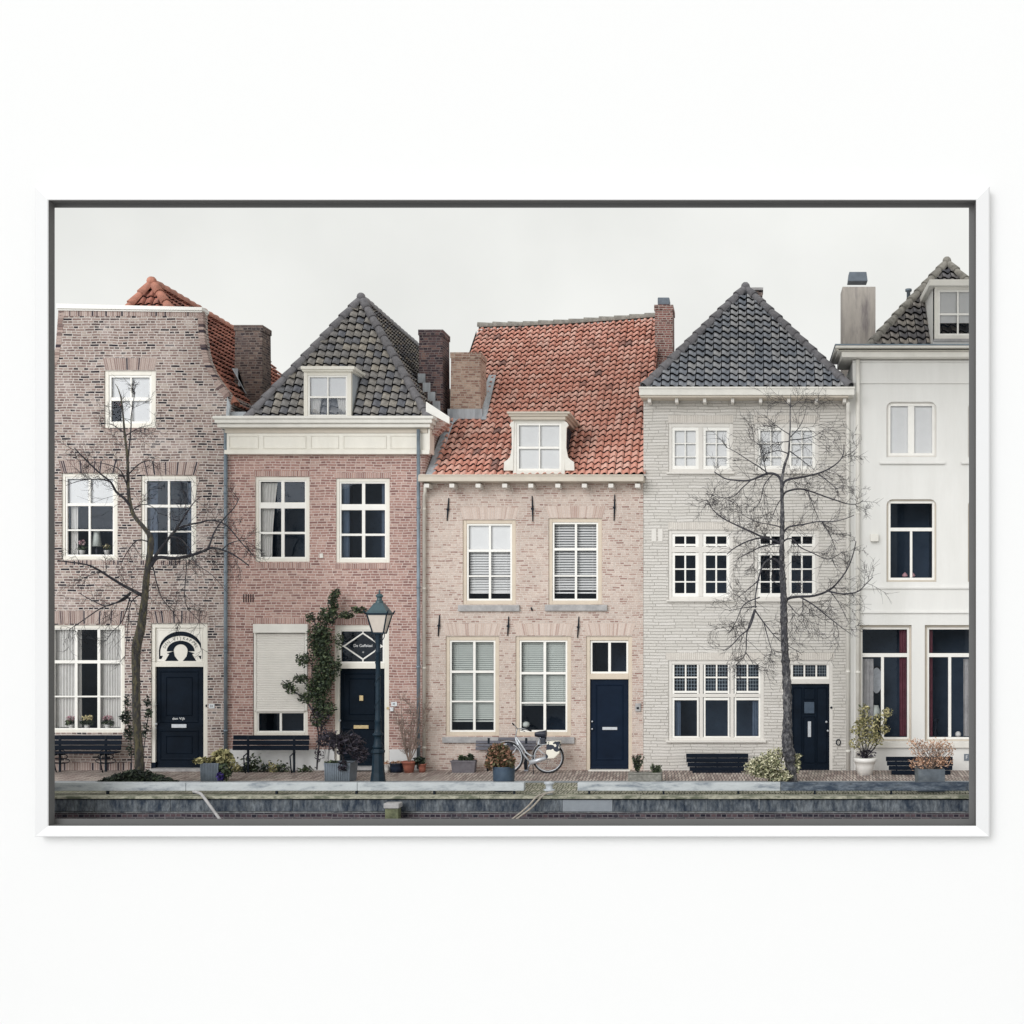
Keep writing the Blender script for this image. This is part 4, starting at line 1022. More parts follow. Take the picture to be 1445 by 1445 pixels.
d = door(h4, (1115, 965, 1170.5, 1091.5), 'door_navy', [(1119, 970, 1132, 1077, .025), (1133.5, 970, 1150.5, 988, .03), (1133.5, 989, 1150.5, 1008, .03), (1133.5, 1011, 1150.5, 1077, .02), (1152, 970, 1167, 1077, .025)], handle=[(1166, 1018.5, .028), (1168, 1031, .028)], letter=(1140, 1018, 1144.5, 1040, 'silver'), kick=.13)
m = MB(); m.pbox((1135, 990.5), (1149, 1006.5), .074, .0745); m.build('pane', M['pot_blue'], d)
m = MB(); m.pbox((1112, 1091.8), (1172, 1096), -.12, .09); m.build('doorstep', M['stone_grey'], h4)
for a in (919.5, 928.5): m = MB(); m.pbox((a, 746), (a + 6.5, 764), -.012, -.001); m.build('air_vent', M['grey_paint'], h4)
m = MB(); c = P(1173, 998.5, .02); m.ball(c, .028); m.build('door_bell', M['iron'], h4)
m = MB(); c = P(1183, 1047.5, -.02); m.tube([c + Vector((.05 * math.cos(t), 0, .07 * math.sin(t))) for t in [i * math.pi / 6 for i in range(13)]], .013, 6); m.build('iron_ring', M['iron'], h4)
m = MB(); m.box(X(904.5), X(1203), -.55, .0, Z(563.5), Z(553)); m.box(X(904), X(1203.6), -.58, -.5, Z(555), Z(552)); g_ = m.build('gutter', M['off_white'], h4, bevel=.012)
m = MB(); m.box(X(906), X(1195), -.5, -.02, Z(566), Z(563.6))
m.build('soffit', M['taupe_paint'], g_)
for px in (918, 956, 995, 1034, 1073, 1112, 1151, 1190): m = MB(); m.prism([(X(px - 2.2), Z(572)), (X(px + 2.2), Z(572)), (X(px + 2.2), Z(566.2)), (X(px - 2.2), Z(566.2))], -.4, -.02); m.build('gutter_bracket', M['grey_paint'], g_)
pipe(h4, 0, 0, 0, 'off_white', r=.045, pts=[P(1196.5, 568, -.35), P(1196.5, 582, -.12), P(1196.5, 590, -.1), P(1196.5, 1091, -.1)], label='white downpipe on the grey painted brick corner')
r4 = hip_roof(h4, X(911), X(1197), -.25, 9.0, Z(550.5), X(1052, 2.1), 2.1, 8.0, Z(409, 2.1), 'tile_slate', 'ridge_dark', .203, .225, .07, wave_f, rr=.1)
chimney(h4, 1062, 1075, 411, 5.5, .4, 11, 'brick_brown', .0, label='small chimney stub behind the slate-blue roof peak')
m = MB(); m.pbox((1058, 405.5), (1077, 409), 5.4, 5.95); m.build('chimney_slab', M['stone_grey'], h4)

# ================================================================== HOUSE 5: white plaster, right edge
h5 = root('plastered_house', (X(1344), 0, 0), 'off-white plastered house with heavy cornice and rounded upper windows at the right edge', 'house')
XL5, XR5 = X(1203.3), X(1484)
WL = dict(a=(1251, 567, 1321.5, 645), b=(1251, 704.5, 1321.5, 821), c=(1211, 882, 1286.5, 1046.5), d=(1305, 882, 1383, 1046.5), e=(1366, 567, 1437, 645), f=(1366, 704.5, 1437, 821), g=(1402, 882, 1478, 1092))
facade(h5, M['plaster'], lambda z: XL5, lambda z: XR5, -.02, Z(508), [], [H(v) for v in WL.values()], Z(508), 9)
def spandrel(r, rad=9):
    out_ = []; x0, z1 = X(r[0]), Z(r[1]); x1 = X(r[2]); q = rad * S
    for s_, xc in ((1, x0), (-1, x1)):
        pts = [(xc, z1)] + [(xc + s_ * q * (1 - math.sin(t)), z1 - q * (1 - math.cos(t))) for t in [i * math.pi / 2 / 8 for i in range(9)]]
        m = MB(); m.prism(pts[::s_] if s_ == 1 else pts, .0005, .12); out_.append(m)
    return out_
for k in ('a', 'b', 'e', 'f'):
    for q in spandrel(WL[k]): q.build('window_corner', M['plaster'], h5)
for k, dx in (('a', 0), ('e', 115)):
    r = WL[k]
    w_ = window(h5, r, 2.2, 3.6, vb=[(1286 + dx, 9)], hb=[], case='grey_paint', yo=.06, label='rounded casement window with one leaf slightly ajar' if k == 'a' else None, curt=[('flat', 1254 + dx, 1318 + dx, 572, 643, 'blind_sky_white')], sill=(1241 + dx, 652, 1333 + dx, 655, 'plaster'))
for k, dx in (('b', 0), ('f', 115)):
    window(h5, WL[k], 2.4, 3.4, vb=[(1286 + dx, 3.4, 748, 815)], hb=[(747, 5)], case='taupe_paint', yo=.06)
for k, dx in (('c', 0), ('d', 95)):
    window(h5, WL[k], 3.2, 3, vb=[(1245.5 + dx, 4.2, 926, 1040)], hb=[(924.5, 5.5)], case='taupe_paint', yo=.1, sash='white_paint', label='tall shop-like window with red curtain along one side',
           sill=(WL[k][0] - 4, 1047, WL[k][2] + 5, 1055, 'off_white'), curt=[('cloth', (1271 if not dx else 1309), (1281 if not dx else 1318), 889, 1040, 3, 'curtain_red'), ('cloth', (1218 if not dx else 1362), (1234 if not dx else 1378), 930, 1040, 3, 'stone_grey')], y_room=.3)
door(h5, (1406, 940, 1474, 1090), 'door_navy', [(1412, 950, 1468, 1020), (1412, 1030, 1468, 1080)])
m = MB(); m.pring((1402, 882), (1478, 1100), 5, .03, .14); m.pbox((1407, 932), (1473, 940), .031, .13); m.build('door_frame', M['white_paint'], h5); window(h5, (1407, 887, 1473, 932), .4, 3, case='white_paint', yo=.05)
for t_, b_ in ((509, 512), (539, 541.5), (828, 831), (863, 865.5)): m = MB(); m.box(XL5 + .0, XR5, -.045, -.001, Z(b_), Z(t_)); m.build('string_course', M['plaster'], h5, bevel=.008)
m = MB(); m.box(XL5 + .0, XR5, -.02, -.001, Z(538.9), Z(512.1)); m.build('frieze', M['plaster'], h5)
m = MB()
for i, (o_, t_, b_) in enumerate(((.47, 493.5, 496.8), (.40, 497, 499.6), (.30, 499.8, 507.6))): m.box(XL5 - o_ * .95, XR5 + o_, -o_, 1.2 if i else 1.4, Z(b_), Z(t_))
cn = m.build('cornice', M['off_white'], h5, bevel=.01)
m = MB(); m.box(XL5 - .46, XR5 + .46, -.48, 1.45, Z(493.3), Z(491.6)); m.build('zinc_edge', M['zinc'], cn)
m = MB(); m.box(XL5 - .42, XR5 + .2, -.40, -.36, Z(499.7), Z(497)); m.build('cornice_moulding', M['plaster_trim'], cn)
pipe(h5, 0, 0, 0, 'off_white', r=.05, pts=[P(1210.5, 508, -.12), P(1210.5, 560, -.12), P(1210.5, 1092, -.12)], label='white downpipe on the plastered corner')
m = MB(); m.box(X(1193.6), XL5 + .002, -.03, .3, -.02, Z(553)); m.build('corner_pilaster', M['plaster'], h5)
m = MB(); m.pbox((1228.5, 753.5), (1240, 764), -.12, -.001); m.build('alarm_box', M['off_white'], h5, bevel=.015)
m = MB(); m.pbox((1360.5, 1064), (1373, 1073.5), -.012, -.001); o = m.build('number_plate', M['pot_grey'], h5); text(o, 'F', X(1364), Z(1068.8), -.014, .12, 'lettering')
r5 = hip_roof(h5, X(1221, .3), X(1468, .3), .3, 9.0, Z(493), X(1336, 2.4), 2.4, 8.0, Z(373, 2.4), 'tile_grey', 'ridge_moss', .215, .235, .065, wave_f, rr=.1)
c5 = chimney(h5, 1189, 1235.5, 397, 2.6, .7, 9.4, 'concrete', 0, cap=None, label='tall weathered cement chimney with a flat metal cowl')
m = MB(); yy = 2.75; a, b = P(1197, 396.5, yy), P(1224.5, 383, yy); m.add([(a.x, yy, a.z), (b.x, yy, a.z), (b.x, yy + .4, a.z), (a.x, yy + .4, a.z), (a.x + .03, yy + .03, b.z), (b.x - .03, yy + .03, b.z), (b.x - .03, yy + .37, b.z), (a.x + .03, yy + .37, b.z)], [(0,3,2,1),(4,5,6,7),(0,1,5,4),(1,2,6,5),(2,3,7,6),(3,0,4,7)])
m.build('cowl', M['pot_grey'], c5, bevel=.01)
m = MB(); c = P(1282, 408, 4); m.lathe((c.x, c.y, c.z - .5), [(.05, 0), (.05, .42), (.09, .44), (.09, .5)], 10); m.build('vent_pipe', M['zinc'], h5)
yd = -.03
dm = dormer(h5, 1317.5, 1386.5, 402, 491, yd, 2.0, 'plaster', label='white dormer window in the dark roof of the plastered house')
window(dm, (1319, 404, 1385, 478), 5, 2.6, vb=[(1352, 2.4)], hb=[(443, 3)], yo=yd, case='off_white', curt=[('flat', 1324, 1380, 410, 455, 'blind_sky_white')], roomy=False)
m = MB(); m.pbox((1317, 482.5), (1387, 491), yd - .02, yd + .1); m.build('apron', M['plaster'], dm)
m = MB(); m.pbox((1318, 478), (1386, 482), yd - .05, yd + .1); m.build('sill', M['stone_grey'], dm)
m = MB(); y_ = yd - .14; m.pbox((1311.5, 394), (1393, 403), y_, y_ + 2.0); m.build('dormer_roof', M['off_white'], dm, bevel=.012)
m = MB(); m.quad((X(1320), .9, Z(482)), (X(1384), .9, Z(482)), (X(1384), .9, Z(400)), (X(1320), .9, Z(400))); m.build('dormer_interior', M['room_dark'], dm)

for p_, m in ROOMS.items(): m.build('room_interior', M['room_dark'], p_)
# ================================================================== the quay rail, bollard, ropes, posts
k43 = -4.35
rails = (((40, 740), 'long low quay beam on short iron legs in front of the two left houses', 'rail_light', (150, 273, 389, 502, 612, 725)),
         ((815, 1490), 'long low quay beam on short iron legs in front of the right-hand houses', 'rail_light', (831, 936, 1042, 1150, 1258, 1370)))
for (a, b), lab, mt, posts in rails:
    r_ = root('quay_beam', (X((a + b) / 2, k43), k43, 0), lab, 'quay beam', 'low beams along the edge of the quay')
    x = X(a, k43); xe = X(b, k43); parts = []
    while x < xe - .01:
        x1 = min(xe, x + rnd.uniform(3.2, 4.2)); m = MB()
        m.box(x, x1 - .006, k43 - .02, k43 + .16, Z(1116, k43), Z(1104.3, k43))
        mid = (x + x1) / 2 / S + 1050
        m.build('beam', M['rail_slate' if (mid > 980 or mid < 190) else 'rail_light'], r_, bevel=.012); x = x1
    for px in posts:
        m = MB(); c = X(px, k43); m.box(c - .02, c + .02, k43 + .03, k43 + .09, -.05, Z(1115.8, k43)); m.build('leg', M['iron'], r_)
bo = root('bollard', (X(775, -4.3), -4.3, 0), 'small round iron mooring bollard in the gap between the quay beams', 'bollard')
m = MB(); c = (X(775, -4.3), -4.3, 0); m.lathe(c, [(.10, -.03), (.075, .0), (.07, .06), (.12, .075), (.12, .095), (.07, .11), (.075, .19), (.11, .215), (.11, .25), (.0, .26)], 16); m.build('post', M['lead'], bo)
def rope(name, pts, r, lab, grp, mat='rope'):
    q = []
    P_ = [Vector(p) for p in pts]
    for i in range(len(P_) - 1):
        a = P_[max(i - 1, 0)]; b = P_[i]; c = P_[i + 1]; d = P_[min(i + 2, len(P_) - 1)]
        for k in range(6):
            t = k / 6; q.append(.5 * ((2 * b) + (c - a) * t + (2 * a - 5 * b + 4 * c - d) * t * t + (3 * b - a - 3 * c + d) * t ** 3))
    q.append(P_[-1]); m = MB(); m.tube(q, r, 7); o = m.build(name, M[mat], None, label=lab, cat='rope', group=grp); return o
rope('mooring_rope', [P(781, 1117, -4.42), P(772, 1119, -4.48), P(758, 1124, -4.68), P(746, 1137, -4.86), P(732, 1149, -5.0), P(712, 1164, -5.1)], .02, 'mooring rope sagging lower and steeper from the bollard into the canal', 'mooring ropes')
rope('mooring_rope', [P(781, 1118, -4.45), P(770, 1120, -4.52), P(762, 1127, -4.7), P(750, 1140, -4.9), P(734, 1152, -5.05), P(718, 1164, -5.15)], .02, 'mooring rope hanging to the right of its twin below the bollard', 'mooring ropes')
rope('mooring_line', [P(273, 1117, -4.5), P(281, 1119, -4.7), P(286, 1123, -4.75), P(297, 1138, -4.9), P(313, 1160, -5.1)], .03, 'pale bent line hanging over the quay wall below the grey planter', None, 'stone_grey')
yp = -4.95
po = root('mooring_post', (X(552.5, yp), yp, -1.4), 'mossy square timber post with a pale cap standing in the canal', 'post')
m = MB(); m.box(X(543, yp), X(562, yp), yp, yp + .22, -1.4, Z(1141, yp)); m.build('post', M['post_moss'], po, bevel=.015)
m = MB(); m.box(X(541.5, yp), X(563.5, yp), yp - .03, yp + .25, Z(1141, yp), Z(1133.5, yp)); m.build('cap', M['stone_grey'], po, bevel=.02)

# ================================================================== street lamp
yl = -2.55
lp = root('street_lamp', (X(533, yl), yl, 0), 'dark green cast iron lamp post with tapering glass lantern before the red brick house', 'street lamp')
cx = X(533.5, yl); kk = S * (1 + yl / D)
def zl_(py): return Z(py, yl)
def lprof(rows): return [(w_ * kk / 2, zl_(py)) for py, w_ in rows]
m = MB(); m.lathe((cx, yl, 0), [(11.5 * kk, -.02)] + lprof([(1106, 23), (1100, 21), (1090, 18.5), (1075, 16.5), (1063, 15.5), (1062, 19.5), (1059, 19.5), (1058, 17), (1056.5, 16.5)]), 8, rot=math.pi / 8, smooth=False); m.build('base', M['lamp_green'], lp, bevel=.006)
m = MB(); m.lathe((cx, yl, 0), lprof([(1056.5, 14), (1053, 15.5), (1049, 11.5), (1043, 11), (1038.5, 11), (1037.5, 15.5), (1035.5, 15.5), (1034, 11), (1030, 9.4), (1019, 9), (1018, 10.5), (1015, 8.6), (1000, 7.8), (960, 7.2), (922, 6.6), (921, 8.6), (919, 8.6), (917, 6.4), (908, 6.4), (905, 8), (901, 7), (897, 8.8), (893.5, 11)]), 14)
for i in range(46):       # raised leaf scroll winding round the shaft
    t = i / 45; a = t * 5 * math.pi; py = 1015 - 80 * t; rr = (8.4 - t * 1.2) * kk / 2
    m.ball((cx + rr * math.cos(a), yl + rr * math.sin(a), zl_(py)), .013, 6, sz=1.5)
m.build('pole', M['lamp_green'], lp)
m = MB()
for s_ in (-1, 1):
    pts = [Vector((cx + s_ * x_ * kk, yl, zl_(z_))) for x_, z_ in ((3.2, 906), (6.5, 903), (9, 898.5), (9, 895), (7.2, 894), (6.6, 896.5))]
    m.tube(pts, .009, 6)
m.build('scroll_bracket', M['lamp_green'], lp)
cxl = X(535.5, yl)
def sq(w0, p0, w1, p1, mb, ins=0, **k):
    a, b = w0 * kk / 2, w1 * kk / 2; z0, z1 = zl_(p0), zl_(p1)
    vs = [(cxl - a, yl - a, z0), (cxl + a, yl - a, z0), (cxl + a, yl + a, z0), (cxl - a, yl + a, z0), (cxl - b, yl - b, z1), (cxl + b, yl - b, z1), (cxl + b, yl + b, z1), (cxl - b, yl + b, z1)]
    mb.add(vs, [(0,3,2,1),(4,5,6,7),(0,1,5,4),(1,2,6,5),(2,3,7,6),(3,0,4,7)], **k)
lt_ = MB(); sq(16, 894.5, 16.5, 892.3, lt_); sq(29, 867.8, 30.5, 865.2, lt_); 
for sx in (-1, 1):
    for sy in (-1, 1):
        a, b = 7.7 * kk, 13.9 * kk
        lt_.tube([(cxl + sx * a, yl + sy * a, zl_(893)), (cxl + sx * b, yl + sy * b, zl_(867))], .016, 4, smooth=False)
        e = 15.6 * kk; lt_.tube([(cxl + sx * e * .95, yl + sy * e * .95, zl_(866.5)), (cxl + sx * e * 1.1, yl + sy * e * 1.1, zl_(861.5))], [.022, .012], 6)
ln = lt_.build('lantern', M['lamp_green'], lp)
m = MB(); sq(14.6, 892.2, 26.6, 868, m); m.build('glass', M['lantern_glass'], ln)
m = MB(); sq(30.5, 865.1, 27, 863, m); sq(27, 862.9, 12, 851, m); m.lathe((cxl, yl, 0), lprof([(851.5, 12), (848.5, 11), (847, 8), (843.5, 7), (842, 10.5), (840.5, 11), (838, 6), (837.5, 2), (835.5, 3.2), (833.5, 2), (831.5, .3)]), 12)
m.build('lantern_roof', M['lamp_roof'], ln, bevel=.006)

# ================================================================== bare trees: limbs, then twigs that fork off them
def spline(P_, k=4):
    q = []
    for i in range(len(P_) - 1):
        a = P_[max(i - 1, 0)]; b = P_[i]; c = P_[i + 1]; d = P_[min(i + 2, len(P_) - 1)]
        for j in range(k):
            t = j / k; q.append(.5 * ((2 * b) + (c - a) * t + (2 * a - 5 * b + 4 * c - d) * t * t + (3 * b - a - 3 * c + d) * t ** 3))
    q.append(P_[-1]); return q
def grow(mb, p, d, ln, r, depth, rn, droop):
    n = 5; pts = [p.copy()]; q = p.copy(); dd = d.normalized()
    bend = Vector((rn.uniform(-.22, .22), rn.uniform(-.12, .12), rn.uniform(-.12, .22) + droop))
    for i in range(n):
        dd = (dd + bend * .55 + Vector((rn.uniform(-.14, .14), rn.uniform(-.1, .1), rn.uniform(-.14, .14)))).normalized()
        q = q + dd * (ln / n); pts.append(q.copy())
    mb.tube(pts, [r * (1 - .55 * i / n) for i in range(n + 1)], 3, cap=False)
    if depth > 0:
        for i in range(1, n + 1):
            for _ in range(rn.choice((1, 1, 2))):
                if rn.random() < .78:
                    t = pts[i] - pts[i - 1]; side = rn.choice((-1, 1))
                    v = (t.normalized() + Vector((-t.z, 0, t.x)).normalized() * side * rn.uniform(.5, 1.1) + Vector((0, rn.uniform(-.6, .6), 0)))
                    grow(mb, pts[i - 1].lerp(pts[i], rn.random()), v, ln * rn.uniform(.3, .62), max(.0038, r * .72), depth - 1, rn, droop)
def bare_tree(name, lab, trunk, limbs, y0, mats, seed, tw=1.0):
    rn = random.Random(seed)
    base = P(trunk[0][0], trunk[0][1], y0)
    o = root(name, (base.x, y0, 0), lab, 'tree', 'bare street trees on the quay')
    pts = [P(a, b, y0) for a, b, r in trunk]; pts[0].z = -.03
    rad = [r * S * .85 for a, b, r in trunk]
    m = MB(); sp = spline(pts, 12); rr = []
    for i in range(len(sp)):
        t = i / 12; j = min(int(t), len(rad) - 2); rr.append((rad[j] + (rad[j + 1] - rad[j]) * (t - j)) * (1 + (rn.uniform(-.06, .08) * (2.0 if 'rough' in mats[0] else 1) if rad[j] > .035 else 0)))
    m.tube(sp, rr, 12)
    for i in range(34 if 'rough' in mats[0] else 12):      # knots
        k = rn.randrange(8, int(len(sp) * .5)); a = rn.uniform(0, 6.28)
        m.ball(sp[k] + Vector((math.cos(a), math.sin(a), 0)) * rr[k] * .85, rr[k] * rn.uniform(.22, .42), 7)
    m.build('trunk', M[mats[0]], o)
    lm = MB(); twm = MB()
    for li in limbs:
        r0 = li[0] * .86; px = li[1:]; spread = rn.uniform(-1, 1)
        if len(px) < 2: continue
        x0 = px[0][0]; Q = []
        acc = 0
        for i, (a, b) in enumerate(px):
            if i: acc += math.hypot(a - px[i - 1][0], b - px[i - 1][1]) * S
            Q.append((a, b, acc))
        Qp = [P(a, b, y0 + spread * .38 * ac) for a, b, ac in Q]
        sp = spline(Qp, 4); n = len(sp); r1 = max(.0045, r0 * .3)
        lm.tube(sp, [(r0 + (r1 - r0) * (i / (n - 1)) ** .8) * S for i in range(n)] if r0 > .6 else [(r0 * (1 - .5 * i / (n - 1))) * S for i in range(n)], 6, cap=False)
        length = acc
        cnt = int(length * 4.8 * tw) + 2
        for _ in range(cnt):
            t = rn.uniform(.12, 1) * (n - 1); j = min(int(t), n - 2); p = sp[j].lerp(sp[j + 1], t - j)
            tan = (sp[j + 1] - sp[j]).normalized(); side = rn.choice((-1, 1))
            v = tan * rn.uniform(.4, 1) + Vector((-tan.z, 0, tan.x)) * side * rn.uniform(.4, 1) + Vector((0, rn.uniform(-.7, .7), 0))
            dr = -.10 if p.z < Z(690) else .04
            grow(twm, p, v, rn.uniform(.28, .85) * (1.1 - .4 * t / n), .0054, 1 if rn.random() < .6 else 2, rn, dr)
    lm.build('branches', M[mats[1]], o); twm.build('twigs', M['twig'], o)
    return o
t1 = [(197, 1091, 7.5), (196, 1060, 6.2), (193, 1020, 5.8), (192, 960, 5.6), (192.5, 915, 6.6), (199, 885, 6.2), (204, 845, 5), (207, 812, 4.6), (211, 785, 4.6), (212.5, 760, 4.2), (203.5, 745, 3.1), (190, 729, 3.0), (184, 713, 2.8), (181, 690, 2.4), (180, 650, 2), (176, 612, 1.6), (172, 570, 1.2), (168, 552, .7), (163, 542, .4)]
l1 = [(1.3, (180, 655), (183, 625), (185, 600), (185, 588), (189, 562), (191, 553)), (2.4, (185, 715), (175, 703), (164, 694), (156, 680), (140, 667), (118, 646), (105, 632)),
      (1.2, (156, 680), (139, 676), (115, 678), (93, 685)), (3.4, (212, 800), (222, 787), (247, 788), (268, 784), (286, 778), (299, 773), (313, 776), (330, 783), (351, 798)),
      (2.4, (216, 790), (226, 775), (241, 756), (251, 746), (268, 740), (280, 738), (299, 734), (320, 742), (340, 765), (357, 783)), (1.5, (246, 750), (259, 731), (272, 711), (284, 700)),
      (1.5, (294, 774), (303, 750), (315, 733), (330, 717), (338, 702)), (3.0, (204, 842), (187, 833), (172, 825), (151, 812), (135, 802), (118, 796), (81, 791)),
      (1.8, (184, 836), (176, 846), (160, 852), (149, 855), (131, 848), (112, 837)), (1.6, (182, 838), (165, 850), (143, 858), (112, 879), (97, 889)), (1.3, (211, 765), (195, 762), (182, 775), (170, 796)),
      (1.0, (216, 800), (226, 839), (241, 860), (257, 881)), (.9, (262, 786), (263, 802), (261, 848), (275, 870), (290, 884)), (1.1, (239, 757), (254, 760), (268, 776), (276, 795), (300, 812), (322, 838)),
      (1.0, (183, 845), (178, 862), (170, 880), (158, 892), (150, 905)), (1.1, (205, 836), (185, 850), (180, 890), (176, 930)), (1.2, (181, 690), (170, 664), (150, 655), (128, 652)), (1.1, (181, 670), (196, 655), (212, 650), (222, 655)),
      (1.0, (184, 722), (200, 712), (215, 715), (226, 728)), (1.2, (313, 776), (326, 766), (345, 763), (360, 772)), (.9, (177, 612), (160, 600), (149, 598)), (.9, (177, 615), (196, 604), (212, 600))]
bare_tree('bare_tree', 'leafless tree with forked lichen-green trunk in front of the old brown brick house', t1, l1, -2.45, ('bark_lichen', 'bark'), 3)
t2 = [(1117.5, 1106, 8.5), (1115, 1075, 8.3), (1111, 1048, 9.3), (1111, 1025, 6.6), (1111, 985, 6.6), (1109, 940, 6.2), (1107, 905, 5.6), (1106, 864, 5.3), (1105.5, 833, 5), (1103.5, 800, 4), (1103.4, 765, 3.6), (1104, 735, 3.4), (1103.5, 700, 2.7), (1103.2, 680, 2.4), (1107, 657, 1.9), (1112.5, 641, 1.7), (1114, 623, 1.3), (1115, 604, 1.1), (1115, 579, .7), (1116, 556, .35)]
l2 = [(2.6, (1103, 684), (1101, 676), (1095.6, 670), (1084, 668), (1068.5, 674), (1057, 678), (1043, 678), (1024, 675.6), (1008, 666)), (1.3, (1084, 668), (1070, 658), (1057, 650), (1037, 637), (1024, 631)),
      (1.0, (1081, 667), (1078, 650), (1074, 631), (1057, 617)), (1.1, (1060, 677), (1047, 689), (1034, 701), (1014, 702), (997, 693)), (1.0, (1090, 670), (1078, 685), (1072, 709), (1057, 722)),
      (2.2, (1104, 688), (1107, 680), (1115, 676), (1134, 673), (1154, 668), (1169, 662), (1183, 652), (1190, 641), (1191, 627)), (.9, (1188, 645), (1202, 639), (1210, 631)), (1.1, (1154, 668), (1173, 683), (1183, 693)),
      (1.8, (1104, 704), (1107, 696), (1115, 692), (1129, 690), (1146, 694), (1165, 701), (1183, 707), (1196, 711), (1210, 711), (1218, 706)), (1.1, (1115, 637), (1130, 648), (1150, 664)),
      (1.0, (1115, 621), (1134, 619), (1150, 615), (1163, 606)), (1.0, (1115, 617), (1127, 604), (1134, 590), (1138, 575)), (1.1, (1112, 640), (1099, 636), (1084, 639), (1068, 647)),
      (.9, (1114, 613), (1103, 606), (1090, 596), (1078, 585)), (.9, (1113, 623), (1096, 624), (1076, 623)), (.6, (1115, 575), (1124, 569), (1134, 560)), (.6, (1115, 573), (1108, 566), (1103, 558)),
      (1.9, (1104, 756), (1108, 748), (1115, 743), (1134, 740), (1154, 736), (1173, 736), (1190, 733), (1205, 727)), (1.5, (1104, 766), (1110, 761), (1119, 761), (1129, 772), (1146, 780), (1167, 789), (1181, 784), (1189, 778)),
      (2.2, (1103, 768), (1092, 762), (1076, 759), (1057, 763), (1037, 773), (1026, 782)), (1.8, (1078, 759), (1057, 749), (1037, 740), (1018, 730), (1005, 718), (997, 705)),
      (1.7, (1103, 772), (1099, 767), (1076, 771), (1057, 780), (1041, 788)), (1.3, (1104, 748), (1099, 743), (1086, 740), (1067, 736), (1047, 726)), (1.2, (1104, 702), (1096, 714), (1088, 736)),
      (2.6, (1105, 810), (1103, 799), (1095, 790), (1087, 789), (1077, 797), (1070, 818), (1066, 843), (1066, 858)), (1.6, (1066, 860), (1058, 885), (1045, 897), (1029, 914), (1020, 918)), (1.4, (1066, 862), (1079, 880), (1099, 903), (1128, 920)),
      (1.5, (1065, 860), (1054, 893), (1052, 922), (1039, 938)), (1.1, (1072, 818), (1054, 833), (1037, 847)), (1.2, (1072, 843), (1050, 853), (1039, 876), (1029, 893)), (1.1, (1068, 856), (1048, 858), (1029, 862)),
      (1.1, (1078, 879), (1085, 905), (1090, 920)), (1.0, (1052, 920), (1060, 932), (1066, 945)), (2.6, (1107, 856), (1112, 845), (1126, 842), (1147, 841), (1168, 834), (1182, 822), (1195, 804), (1203, 785), (1208, 764)),
      (1.6, (1168, 834), (1189, 838), (1210, 835), (1222, 824), (1232, 814)), (1.5, (1128, 842), (1147, 853), (1168, 870), (1187, 885), (1201, 895)), (.9, (1133, 845), (1133, 860), (1135, 880), (1145, 899)),
      (1.0, (1172, 835), (1185, 853), (1197, 878)), (.9, (1106, 830), (1090, 820), (1080, 806)), (.8, (1112, 852), (1128, 868), (1140, 862)), (.9, (1140, 693), (1150, 720), (1158, 738)), (.9, (1160, 736), (1172, 756), (1180, 776))]
bare_tree('bare_tree', 'leafless tree with knobbly dark trunk in front of the grey painted house', t2, l2, -2.5, ('bark_rough', 'bark'), 11)

# ================================================================== leaves
def leaf(mb, c, s, rn, el=1.7):
    a = rn.uniform(0, 6.28); d = Vector((math.cos(a) * rn.uniform(.3, 1), math.sin(a), rn.uniform(-.8, .8))).normalized()
    n = Vector((rn.uniform(-1, 1), rn.uniform(-1, .2), rn.uniform(-.3, 1))).normalized(); u = d.cross(n)
    if u.length < .1: return
    u.normalize(); n = u.cross(d)
    mb.add([c - d * s * el * .5, c + u * s * .45 + n * s * .12, c + d * s * el * .5, c - u * s * .45 + n * s * .12], [(0, 1, 2), (0, 2, 3)], tint=rn.random())
def blob(mb, c, r, n, s, rn, shell=.35, el=1.7):
    for _ in range(n):
        v = Vector((rn.gauss(0, 1), rn.gauss(0, 1), rn.gauss(0, 1))).normalized() * (shell + (1 - shell) * rn.random() ** .5) * (1 + rn.uniform(-.12, .12))
        leaf(mb, Vector((c[0] + v.x * r[0], c[1] + v.y * r[1], c[2] + v.z * r[2])), s * rn.uniform(.6, 1.3), rn, el)
def pblob(mb, px, py, y, rx, rz, n, s, rn, ry=None, **k):
    c = P(px, py, y); kx = S * (1 + y / D); blob(mb, c, (rx * kx, (ry or min(rx, rz)) * kx, rz * kx), n, s, rn, **k)
def stems(mb, base, tips, r, rn, bend=.06):
    for t in tips:
        mid = base.lerp(t, .5) + Vector((rn.uniform(-bend, bend), rn.uniform(-bend, bend), rn.uniform(0, bend)))
        mb.tube([base + Vector((rn.uniform(-.02, .02), rn.uniform(-.02, .02), 0)), mid, t], [r, r * .8, r * .45], 5, cap=False)
